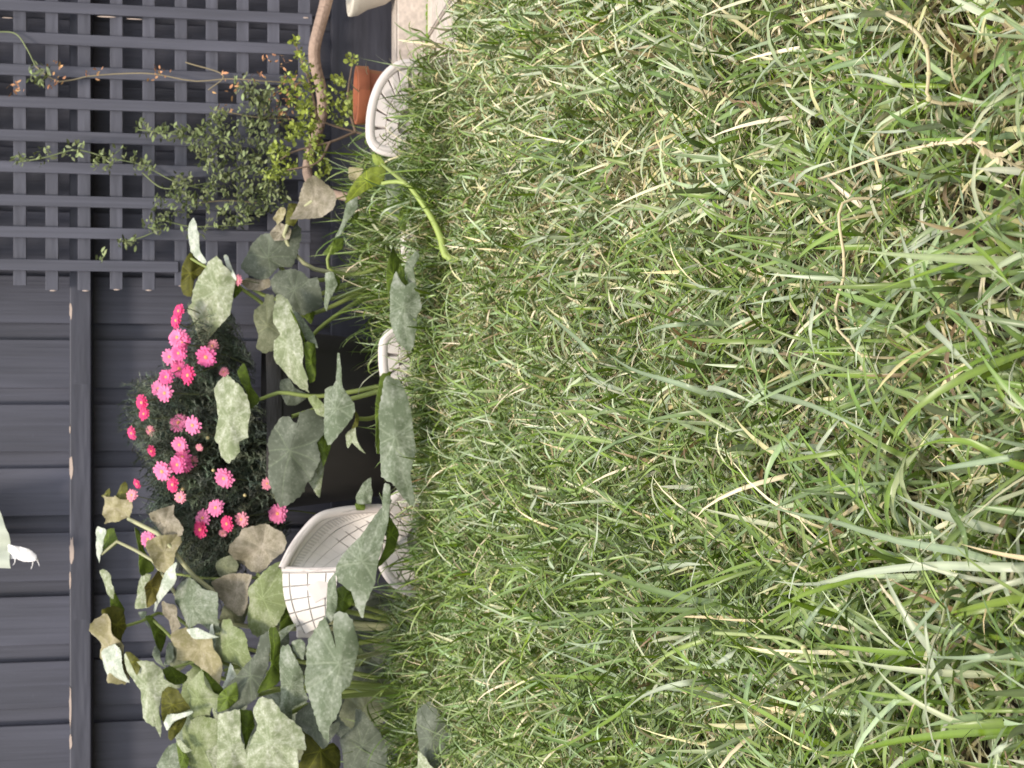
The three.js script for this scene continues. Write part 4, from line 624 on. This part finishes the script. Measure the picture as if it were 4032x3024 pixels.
// ---------------------------------------------------------------- cloth hung on the fence
{
  const z = 3.4, o = thing('hanging_cloth', 'pale green cloth with a frayed white tie hanging on the fence', 'cloth', P(0, 2130, z).setY(1.2).setZ(-z));
  const cm = std([0.62, 0.66, 0.56], 0.9, { side: THREE.DoubleSide });
  const a = P(42, 2238, z), b = P(36, 2100, z), c = P(-30, 1960, z), pos = [], uv = [], idx = [], nu = 24, nv = 30;
  for (let s = 0; s < 2; s++) for (let i = 0; i <= nu; i++) for (let j = 0; j <= nv; j++) {
    const u = i / nu, v = j / nv, bx = a.x + (c.x - a.x) * u, by = u < 0.5 ? a.y + (b.y - a.y) * u * 2 : b.y + (c.y - b.y) * (u - 0.5) * 2, top = 1.28, nar = 1 - 0.55 * v, x = a.x + 0.05 + (bx - a.x - 0.05) * nar, y = by + (top - by) * v;
    pos.push(x, y, -z + 0.014 * Math.sin(u * 14 + v * 2) * (1 - 0.6 * v) - s * 0.003); uv.push(u * 0.3, v * 0.5);
  }
  const at = (s, i, j) => s * (nu + 1) * (nv + 1) + i * (nv + 1) + j;
  for (let s = 0; s < 2; s++) for (let i = 0; i < nu; i++) for (let j = 0; j < nv; j++) { const A = at(s, i, j), B = at(s, i + 1, j), C = at(s, i + 1, j + 1), D = at(s, i, j + 1); s ? idx.push(A, C, B, A, D, C) : idx.push(A, B, C, A, C, D); }
  const g = new THREE.BufferGeometry(); g.setAttribute('position', new THREE.Float32BufferAttribute(pos, 3)); g.setAttribute('uv', new THREE.Float32BufferAttribute(uv, 2)); g.setIndex(idx); g.computeVertexNormals();
  mesh('cloth', g, cm, o);
  const tm = std([0.85, 0.83, 0.83], 0.9, { side: THREE.DoubleSide });
  mesh('frayed_tie', sheet([[30, 2145], [60, 2148], [110, 2160], [142, 2185], [146, 2205], [120, 2212], [95, 2210], [60, 2200], [30, 2200]], z - 0.012, [0, 0.3, 1], { bulge: 0.2, wave: 0.1, thick: 0.002 }), tm, o);
  for (const [x0, y0, x1, y1] of [[138, 2195, 155, 2228], [130, 2205, 122, 2240], [60, 2200, 52, 2225], [140, 2190, 150, 2218]]) mesh('thread', tube([P(x0, y0, z - 0.012), P((x0 + x1) / 2 + 3, (y0 + y1) / 2, z - 0.012), P(x1, y1, z - 0.012)], 0.0016, 0.0007, 8, 5), tm, o);
  mesh('nail', new THREE.CylinderGeometry(0.003, 0.003, 0.1, 8).rotateX(Math.PI / 2).translate(a.x + 0.07, 1.275, -z - 0.046), std([0.3, 0.3, 0.3], 0.4, { metalness: 1 }), o);
  settle(o);
}
// ---------------------------------------------------------------- dead leaves and chips on the bed
{
  const rd = rng(66), g = [];
  for (let i = 0; i < 420; i++) { const b = ovalLeaf(0.015 + rd() * 0.03, 0.004 + rd() * 0.008, rd() * 0.5); b.rotateX(-1.2 - rd() * 0.6); b.rotateY(rd() * 6.28); b.translate(-1 + rd() * 1.7, 0.034 + rd() * 0.02, -2.9 - rd() * 0.5); const k = 0.4 + rd() * 0.8, n = b.attributes.position.count, c = new Float32Array(n * 3); for (let j = 0; j < n; j++) { c[3 * j] = 0.34 * k; c[3 * j + 1] = 0.26 * k; c[3 * j + 2] = 0.17 * k; } b.setAttribute('color', new THREE.BufferAttribute(c, 3)); g.push(b); }
  const m = mesh('leaf_litter', mergeGeometries(g), std([1, 1, 1], 0.9, { side: THREE.DoubleSide, vertexColors: true }), scene); m.userData = { label: 'dead brown leaves scattered on the garden bed', category: 'leaf litter', kind: 'stuff' };
}

// ---------------------------------------------------------------- the lawn
function bladeGeo(L, w, curve, rows, fold, twist, out) { // a grass blade growing along +y, bending towards +x
  const pos = [], idx = []; let x = 0, y = 0, a = 0.1;
  for (let i = 0; i <= rows; i++) {
    const t = i / rows, k = w * (t < 0.15 ? 0.6 + 2.6 * t : 1) * (1 - Math.pow(t, 2.2) * 0.97), tw = twist * t;
    for (const s of [-1, 0, 1]) { const zz = s * k * 0.5 * Math.cos(tw), n = (s ? fold * k : 0) + s * k * 0.5 * Math.sin(tw); pos.push(x - Math.cos(a) * n * 1, y + Math.sin(a) * n, zz); }
    x += Math.sin(a) * L / rows; y += Math.cos(a) * L / rows; a += curve / rows * (0.5 + t);
  }
  for (let i = 0; i < rows; i++) for (let s = 0; s < 2; s++) { const b = i * 3 + s; idx.push(b, b + 1, b + 4, b, b + 4, b + 3); }
  const g = new THREE.BufferGeometry(); g.setAttribute('position', new THREE.Float32BufferAttribute(pos, 3)); g.setIndex(idx); g.computeVertexNormals(); return g;
}
// the midrib of a blade is paler
function paint(g, rgb, rib = true) { const n = g.attributes.position.count, c = new Float32Array(n * 3); for (let i = 0; i < n; i++) { const k = rib ? (i % 3 === 1 ? 1.3 : 0.94) : 1; c[3 * i] = rgb[0] * k; c[3 * i + 1] = rgb[1] * k; c[3 * i + 2] = rgb[2] * k; } g.setAttribute('color', new THREE.BufferAttribute(c, 3)); g.deleteAttribute('uv'); return g; }
const GREENS = [[0.1, 0.165, 0.022], [0.2, 0.27, 0.11], [0.14, 0.21, 0.04], [0.34, 0.39, 0.23], [0.19, 0.26, 0.06], [0.15, 0.235, 0.015], [0.38, 0.42, 0.27], [0.15, 0.22, 0.03], [0.27, 0.33, 0.16]];
const STRAWS = [[0.58, 0.5, 0.28], [0.48, 0.4, 0.22], [0.66, 0.6, 0.4], [0.22, 0.15, 0.07], [0.5, 0.47, 0.25], [0.62, 0.56, 0.34]];
const grassMat = new THREE.MeshPhysicalMaterial({ roughness: 0.36, vertexColors: true, side: THREE.DoubleSide, transmission: 0.28, thickness: 0, ior: 1.5 });
function ribbon(pts, w, roll, fold = 0.15, rows = 14) { // a long blade through given points
  const c = new THREE.CatmullRomCurve3(pts), pos = [], idx = [], up = V(0, 1, 0.35).normalize();
  for (let i = 0; i <= rows; i++) {
    const t = i / rows, p = c.getPoint(t), T = c.getTangent(t), side = T.clone().cross(up).normalize().applyAxisAngle(T, roll * (0.6 + 0.8 * t)), nrm = side.clone().cross(T), k = w * Math.min(1, 0.55 + 3 * t) * (1 - Math.pow(t, 2.4) * 0.97);
    for (const s of [-1, 0, 1]) { const q = p.clone().addScaledVector(side, s * k / 2).addScaledVector(nrm, s ? fold * k : 0); pos.push(q.x, q.y, q.z); }
  }
  for (let i = 0; i < rows; i++) for (let s = 0; s < 2; s++) { const b = i * 3 + s; idx.push(b, b + 1, b + 4, b, b + 4, b + 3); }
  const g = new THREE.BufferGeometry(); g.setAttribute('position', new THREE.Float32BufferAttribute(pos, 3)); g.setIndex(idx); g.computeVertexNormals(); return g;
}
// one tile of turf, about 14 cm across: kikuyu shoots with alternate leaves, short blades and straw
function turf(seed, dry, len) {
  const r = rng(seed), g = [], pick = a => a[Math.floor(r() * a.length)], tint = c => { const k = 0.78 + r() * 0.44; return c.map((v, i) => v * k * (0.93 + r() * 0.14)); };
  const spot = () => { const a = r() * 6.28, q = Math.sqrt(r()) * 0.078; return [Math.cos(a) * q, Math.sin(a) * q]; };
  for (let i = 0; i < 44; i++) {
    const [x, z] = spot(), H = (0.016 + r() * 0.04) * len, la = r() * 6.28, lean = 0.3 + r() * 1.1, top = V(x + Math.cos(la) * lean * H, H, z + Math.sin(la) * lean * H), c = new THREE.CatmullRomCurve3([V(x, 0, z), V(x + Math.cos(la) * lean * H * 0.3, H * 0.55, z + Math.sin(la) * lean * H * 0.3), top]);
    if (r() < 0.6) g.push(paint(tube(c.points, 0.0015, 0.001, 4, 4), tint(r() < dry + 0.2 ? STRAWS[4] : GREENS[4]), false));
    const n = 3 + Math.floor(r() * 3), fresh = r() > dry + 0.35, pool = fresh ? [0, 2, 4, 5, 7, 1].map(k => GREENS[k]) : GREENS, tone = pick(pool);
    for (let k = 0; k < n; k++) {
      const t = 0.3 + 0.7 * (k + 1) / n, p = c.getPoint(Math.min(1, t)), dead = k < 2 && r() < 0.25 + dry * 0.5;
      const b = bladeGeo((0.028 + r() * r() * 0.07) * len, 0.0028 + r() * 0.0024, 0.2 + r() * 1.7, 6, 0.1 + r() * 0.18, (r() - 0.5) * 2.4);
      b.rotateZ(-(0.2 + r() * 1.0)); b.rotateY(la + k * Math.PI + (r() - 0.5) * 1.6); b.translate(p.x, p.y, p.z); g.push(paint(b, tint(dead ? pick(STRAWS) : r() < 0.6 ? tone : pick(pool))));
    }
  }
  for (let i = 0; i < 60; i++) { const [x, z] = spot(), b = bladeGeo(0.015 + r() * 0.035, 0.0022 + r() * 0.002, r() * 2, 4, 0.12, (r() - 0.5) * 3); b.rotateZ(-0.4 - r() * 1.1); b.rotateY(r() * 6.28); b.translate(x, 0.006 + r() * 0.032 * len, z); g.push(paint(b, tint(r() < 0.2 + dry * 0.4 ? pick(STRAWS) : pick(GREENS)))); }
  for (let i = 0; i < 30 + 110 * dry; i++) { const [x, z] = spot(), b = bladeGeo(0.015 + r() * 0.05, 0.0014 + r() * 0.0022, 0.3 + r() * 2.4, 5, 0.15, (r() - 0.5) * 4); b.rotateZ(-1.0 - r() * 0.7); b.rotateY(r() * 6.28); b.translate(x, 0.004 + r() * 0.03, z); g.push(paint(b, tint(pick(STRAWS)))); }
  return mergeGeometries(g);
}
{
  const lawn = new THREE.Group(); lawn.name = 'lawn_grass'; lawn.userData = { label: 'long unmown green lawn grass with dry straw in it', category: 'grass', kind: 'stuff' }; scene.add(lawn);
  const rd = rng(2024), m4 = new THREE.Matrix4(), e = new THREE.Euler(), q = new THREE.Quaternion(), col = new THREE.Color();
  const kinds = []; for (const [dry, len] of [[0.1, 1.15], [0.3, 1.0], [0.55, 0.92], [0.85, 0.85]]) for (let i = 0; i < 4; i++) kinds.push({ geo: turf(300 + kinds.length * 7, dry, len), at: [] });
  const edge = x => x > 0.58 ? -2.68 : x > 0.46 ? -2.72 : -2.86, put = (k, x, y, z, s, sy = 1) => { e.set((rd() - 0.5) * 0.25, rd() * 6.28, (rd() - 0.5) * 0.25); kinds[k].at.push([x, y, z, q.setFromEuler(e).clone(), s, sy]); };
  const holes = [[3960, 2650, 0.05], [3700, 1420, 0.03], [3880, 1690, 0.035], [3980, 640, 0.035], [3750, 200, 0.025], [2250, 270, 0.05], [2600, 480, 0.04]].map(([x, y, r]) => [G(x, y, 0.03), r]);
  const STEP = 0.082; let n = 0;
  for (let z = -0.3; z > -3.0; z -= STEP) for (let x = -0.25 * -z - 0.6; x < 0.25 * -z + 0.6; x += STEP) {
    const X = x + (rd() - 0.5) * STEP * 0.9, Z = z + (rd() - 0.5) * STEP * 0.9; if (Z < edge(X) + 0.06 || Math.hypot(X, Z) < 0.42 || holes.some(([h, r]) => Math.hypot(h.x - X, h.z - Z) < r)) continue;
    const d = 0.5 + 0.5 * Math.tanh((X + 0.02 + 0.25 * (fbm(X * 3 + 3, Z * 3, 88, 3) - 0.5)) * 2.2) + (rd() - 0.5) * 0.35;
    put(4 * Math.max(0, Math.min(3, Math.floor(d * 4))) + Math.floor(rd() * 4), X, lawnY(X, Z) - 0.004, Z, 0.9 + rd() * 0.25); n++;
  }
  // grass growing through the bed and along the edging
  const strip = (x0, x1, z0, z1, m, sy0, sy1, kd = 8) => { for (let i = 0; i < m; i++) put(Math.floor(rd() * kd), x0 + (x1 - x0) * (i + rd()) / m, 0.004, -z0 - (z1 - z0) * rd(), 0.85 + rd() * 0.2, sy0 + (sy1 - sy0) * rd()); };
  strip(-0.95, 0.42, 2.74, 2.8, 26, 1.25, 1.7); strip(-0.95, 0.5, 2.8, 2.84, 22, 1.4, 1.9); strip(0.34, 0.58, 2.72, 2.84, 7, 1.2, 1.7);
  strip(0.16, 0.5, 2.9, 3.0, 10, 1.3, 1.9); strip(0.1, 0.4, 2.96, 3.1, 20, 1.5, 2.3, 4); strip(0.22, 0.5, 3.02, 3.18, 14, 1.6, 2.4, 4); strip(-0.14, 0.16, 2.88, 2.95, 4, 0.8, 1.2, 4); strip(-0.95, -0.4, 2.84, 2.95, 14, 1.4, 2.2, 4);
  for (const k of kinds) {
    const im = new THREE.InstancedMesh(k.geo, grassMat, k.at.length);
    k.at.forEach(([x, y, z, qq, s, sy], i) => { im.setMatrixAt(i, m4.compose(V(x, y, z), qq, V(s, s * sy, s))); const b = 0.9 + rd() * 0.2; im.setColorAt(i, col.setRGB(b, b, b)); });
    im.name = 'turf'; im.userData.kind = 'stuff'; im.castShadow = im.receiveShadow = true; lawn.add(im);
  }
  // longer single blades and stems that lie over the turf
  const A = crop(1600, 900, 1.659), B = crop(2800, 900, 1.659), C = crop(2800, 1900, 1.4756), D = crop(1600, 1900, 1.4758), E = crop(1600, 0, 1.8433), H = crop(2800, 0, 1.7955);
  const strands = [
    [A([[1270, 880], [1200, 800], [1000, 620], [880, 520]]), 26, 1], [A([[1991, 1080], [1800, 1020], [1500, 930], [1290, 800]]), 30, 1], [A([[1010, 40], [900, 60], [740, 120]]), 24, 3], [A([[1991, 620], [1750, 630], [1530, 690]]), 30, 1], [A([[1050, 860], [1020, 720], [990, 640]]), 12, 1], [A([[1190, 760], [1120, 560], [1060, 480]]), 22, 0], [A([[1240, 1660], [1280, 1420], [1360, 1300]]), 26, 3], [A([[1991, 1190], [1700, 1230], [1450, 1310]]), 26, 0], [A([[820, 1560], [700, 1360], [520, 1220]]), 20, 0], [A([[800, 1040], [790, 960], [900, 740]]), 16, 3],
    [B([[750, 310], [350, 170], [0, 120]]), 30, 0], [B([[770, 370], [650, 640], [680, 860]]), 28, 3], [B([[1390, 380], [1300, 220], [1230, 0]]), 36, 3], [B([[1600, 0], [1350, 120], [1160, 240], [1120, 340]]), 34, 3], [B([[1560, 480], [1580, 800], [1590, 1200]]), 36, 3], [B([[1640, 470], [1800, 760], [1910, 980]]), 42, 1], [B([[1440, 590], [1560, 770], [1810, 1030]]), 34, 3], [B([[1600, 400], [1400, 400], [1230, 400]]), 34, 0], [B([[1560, 430], [1400, 540], [1000, 690]]), 30, 2], [B([[930, 740], [1050, 600], [1200, 420]]), 24, 1], [B([[1740, 60], [1860, 240], [2030, 470]]), 34, 5], [B([[1130, 1660], [1110, 1380], [1130, 1260], [1240, 1070]]), 30, 0], [B([[1520, 1200], [1380, 1140], [1290, 1090]]), 36, 3], [B([[380, 1070], [700, 1170], [1090, 1360]]), 34, 1], [B([[2044, 1560], [1700, 1400], [1560, 1380], [1240, 1470]]), 36, 5], [B([[730, 1500], [770, 1330], [890, 1190]]), 24, 3], [B([[0, 1050], [120, 1070], [300, 1150]]), 30, 3], [B([[2044, 1480], [1940, 1500], [1560, 1560], [1440, 1590]]), 36, 1],
    [C([[1720, 480], [1500, 410], [1100, 340], [700, 220], [450, 170], [0, 20]]), 44, 1], [C([[1720, 490], [1300, 480], [900, 520], [600, 590], [280, 560]]), 46, 3], [C([[1500, 510], [1300, 730], [1080, 990]]), 40, 1], [C([[640, 1510], [300, 1330], [0, 1150]]), 44, 5], [C([[700, 930], [760, 760], [910, 570]]), 34, 1], [C([[560, 930], [600, 760], [700, 640]]), 28, 1], [C([[240, 880], [205, 760], [205, 600], [260, 480]]), 36, 0], [C([[1700, 1440], [1100, 1500], [800, 1570], [500, 1550]]), 44, 5], [C([[260, 900], [100, 1010], [0, 1070]]), 40, 3], [C([[700, 1160], [640, 1080], [590, 980]]), 26, 3], [C([[1000, 570], [960, 640], [940, 700]]), 24, 3], [C([[1420, 100], [1470, 300], [1500, 500]]), 36, 0], [C([[1400, 640], [1380, 760], [1430, 960]]), 26, 1], [C([[700, 1380], [670, 1180], [680, 960]]), 34, 1], [C([[1818, 960], [1600, 1010], [1200, 1010]]), 36, 1], [C([[1818, 1430], [1700, 1530], [1600, 1600]]), 46, 3], [C([[360, 640], [450, 400], [550, 210]]), 30, 0], [C([[880, 1200], [960, 1340], [1040, 1450]]), 30, 1], [C([[1250, 1000], [800, 960], [600, 930]]), 30, 5],
    [D([[1771, 700], [1500, 640], [1300, 580], [1000, 460], [830, 375]]), 42, 0], [D([[540, 1360], [480, 1200], [450, 1080], [480, 880]]), 18, 3], [D([[1095, 480], [1110, 300], [1115, 60]]), 20, 3], [D([[1150, 1140], [950, 1130], [680, 1110]]), 30, 5], [D([[1400, 1230], [1200, 1370], [900, 1540], [500, 1640]]), 36, 5], [D([[1771, 1150], [1600, 1170], [1400, 1230], [1250, 1340]]), 34, 3], [D([[1771, 850], [1480, 850], [1180, 850]]), 34, 0], [D([[1771, 740], [1200, 740], [800, 820], [550, 850]]), 30, 0], [D([[1760, 1160], [1620, 1020], [1500, 910]]), 40, 5], [D([[830, 740], [810, 560], [790, 420]]), 20, 5], [D([[750, 190], [750, 100], [790, 20]]), 20, 3], [D([[700, 560], [560, 400], [600, 230]]), 16, 3], [D([[1230, 1120], [1000, 1030], [760, 945]]), 26, 1], [D([[1180, 330], [1000, 250], [840, 330]]), 26, 0], [D([[1771, 320], [1600, 230], [1400, 10]]), 30, 5], [D([[1560, 520], [1640, 470], [1771, 480]]), 30, 3], [D([[1200, 390], [1180, 280], [1240, 120]]), 18, 3], [D([[1540, 560], [1450, 320], [1370, 0]]), 22, 0], [D([[300, 870], [200, 770], [140, 660]]), 14, 3],
    [E([[1040, 300], [900, 180], [740, 60]]), 22, 0], [E([[1220, 1170], [1080, 980], [980, 760]]), 24, 1], [E([[1230, 1190], [1000, 1150], [740, 1060]]), 18, 0], [E([[1240, 1190], [1140, 1310], [1030, 1480]]), 22, 3], [E([[1220, 1200], [1040, 1280], [910, 1480]]), 20, 1], [E([[1250, 1160], [1290, 1040], [1320, 870]]), 16, 1], [E([[660, 350], [540, 330], [430, 310]]), 20, 1], [E([[1640, 690], [1540, 600], [1360, 460]]), 24, 5],
    [H([[1240, 100], [1000, 110], [760, 150]]), 36, 3], [H([[1500, 690], [1300, 590], [1150, 540], [940, 530]]), 34, 3], [H([[1120, 290], [960, 360], [720, 440], [330, 500]]), 26, 0], [H([[1340, 560], [1200, 400], [1130, 270]]), 24, 5], [H([[1690, 880], [1640, 720], [1590, 560]]), 34, 0], [H([[1880, 1020], [1930, 880], [2060, 740]]), 26, 1], [H([[740, 1440], [600, 1330], [340, 1230]]), 30, 1], [H([[1450, 1230], [1100, 1080], [900, 920]]), 30, 1], [H([[640, 1380], [690, 1200], [900, 1130]]), 24, 3], [H([[2212, 20], [2000, 60], [1830, 170]]), 40, 5], [H([[2212, 500], [2080, 600], [1980, 720]]), 34, 1], [H([[1620, 890], [1350, 930], [1060, 930]]), 30, 3], [H([[1850, 1600], [1780, 1400], [1750, 1280]]), 36, 1], [H([[1640, 1240], [1500, 1330], [1300, 1420]]), 28, 5]];
  const tones = [[0.12, 0.18, 0.05], [0.22, 0.28, 0.16], [0.13, 0.2, 0.05], [0.38, 0.42, 0.29], [0.5, 0.42, 0.24], [0.16, 0.25, 0.02]];
  for (const [pts, w, t] of strands) {
    const n = pts.length, P3 = pts.map(([x, y], i) => { const s = i / (n - 1); return G(x, y, 0.05 + 0.035 * Math.sin(s * 2.6) + 0.006 * rd()); }), d = P3[0].distanceTo(V(0, CAM_Y, 0));
    const root = P3[0].clone().add(P3[0].clone().sub(P3[1]).setY(0).multiplyScalar(0.25)).setY(0.012); // rooted in the turf
    const g = paint(ribbon([root, ...P3], Math.min(0.0065, 0.85 * w / F * d), (rd() - 0.5) * 1.2), tones[t]); mesh('long_blade', g, grassMat, lawn).userData.kind = 'stuff';
  }
}
{ // ---- dry seed stalk and dry runners lying on the lawn
  const straw = std([0.6, 0.5, 0.32], 0.8), o = thing('seed_stalk', 'dry straw coloured seed stalk lying over the grass', 'stalk', V(0.1, 0, -0.8)), hs = [0.03, 0.085, 0.095, 0.1, 0.1, 0.095, 0.085, 0.06];
  const pts = [[3208, 711], [3336, 665], [3463, 620], [3618, 580], [3737, 561], [3846, 565], [3919, 611], [4060, 680]].map(([x, y], i) => G(x, y, hs[i])), c = new THREE.CatmullRomCurve3(pts), rd = rng(12);
  mesh('stem', tube(pts, 0.0009, 0.0007, 40, 6), straw, o);
  const br = [G(3780, 562, 0.1), G(3815, 530, 0.102), G(3840, 512, 0.1)]; mesh('side_branch', tube(br, 0.0008, 0.0006, 8, 5), straw, o);
  const grain = ovalLeaf(0.006, 0.0011, 0.1);
  for (let i = 0; i < 34; i++) { const t = 0.42 + 0.58 * i / 34, p = c.getPoint(t), T = c.getTangent(t), s = mesh('grain', grain, straw, o); s.position.copy(p); s.quaternion.setFromUnitVectors(V(0, 1, 0), T.clone().add(V((rd() - 0.5) * 0.9, (rd() - 0.3) * 0.9, (rd() - 0.5) * 0.9)).normalize()); s.material.side = THREE.DoubleSide; }
  for (const p of br.slice(1)) { const s = mesh('grain', grain, straw, o); s.position.copy(p); s.rotation.set(0.4, 1, -0.6); }
  settle(o);
  const runner = (label, px, r, hh, rgb = [0.5, 0.42, 0.26]) => { const t = thing('dry_runner', label, 'stem', V(0, 0, -1), 'dry runners over the lawn'), q = px.map(([x, y]) => G(x, y, hh)); q.unshift(q[0].clone().setY(0.01)); q.push(q[q.length - 1].clone().setY(0.01)); t.position.copy(q[0]).setY(0); mesh('stem', tube(q, r, r * 0.8, 30, 6), std(rgb, 0.8), t); for (let k = 2; k < q.length - 1; k++) mesh('node', new THREE.SphereGeometry(r * 1.35, 8, 6).translate(q[k].x, q[k].y, q[k].z), std([0.46, 0.42, 0.22], 0.8), t); return settle(t); };
  const C0 = crop(2800, 1900, 1.4756), H0 = crop(2800, 0, 1.7955);
  runner('brown dry runner stem curving across the dense green turf', [[3318, 800], [3324, 1020], [3321, 1099], [3291, 1201], [3300, 1292], [3342, 1340], [3397, 1400]], 0.0011, 0.066);
  runner('pale jointed green runner with leaves at its nodes', C0([[30, 870], [270, 890], [540, 960], [600, 1100]]), 0.0017, 0.075, [0.28, 0.33, 0.13]);
  runner('thick beige runner stems beside the seed stalk', H0([[1250, 90], [1400, 180], [1520, 330], [1540, 520], [1540, 700]]), 0.0014, 0.055);
}
renderer.render(scene, camera);
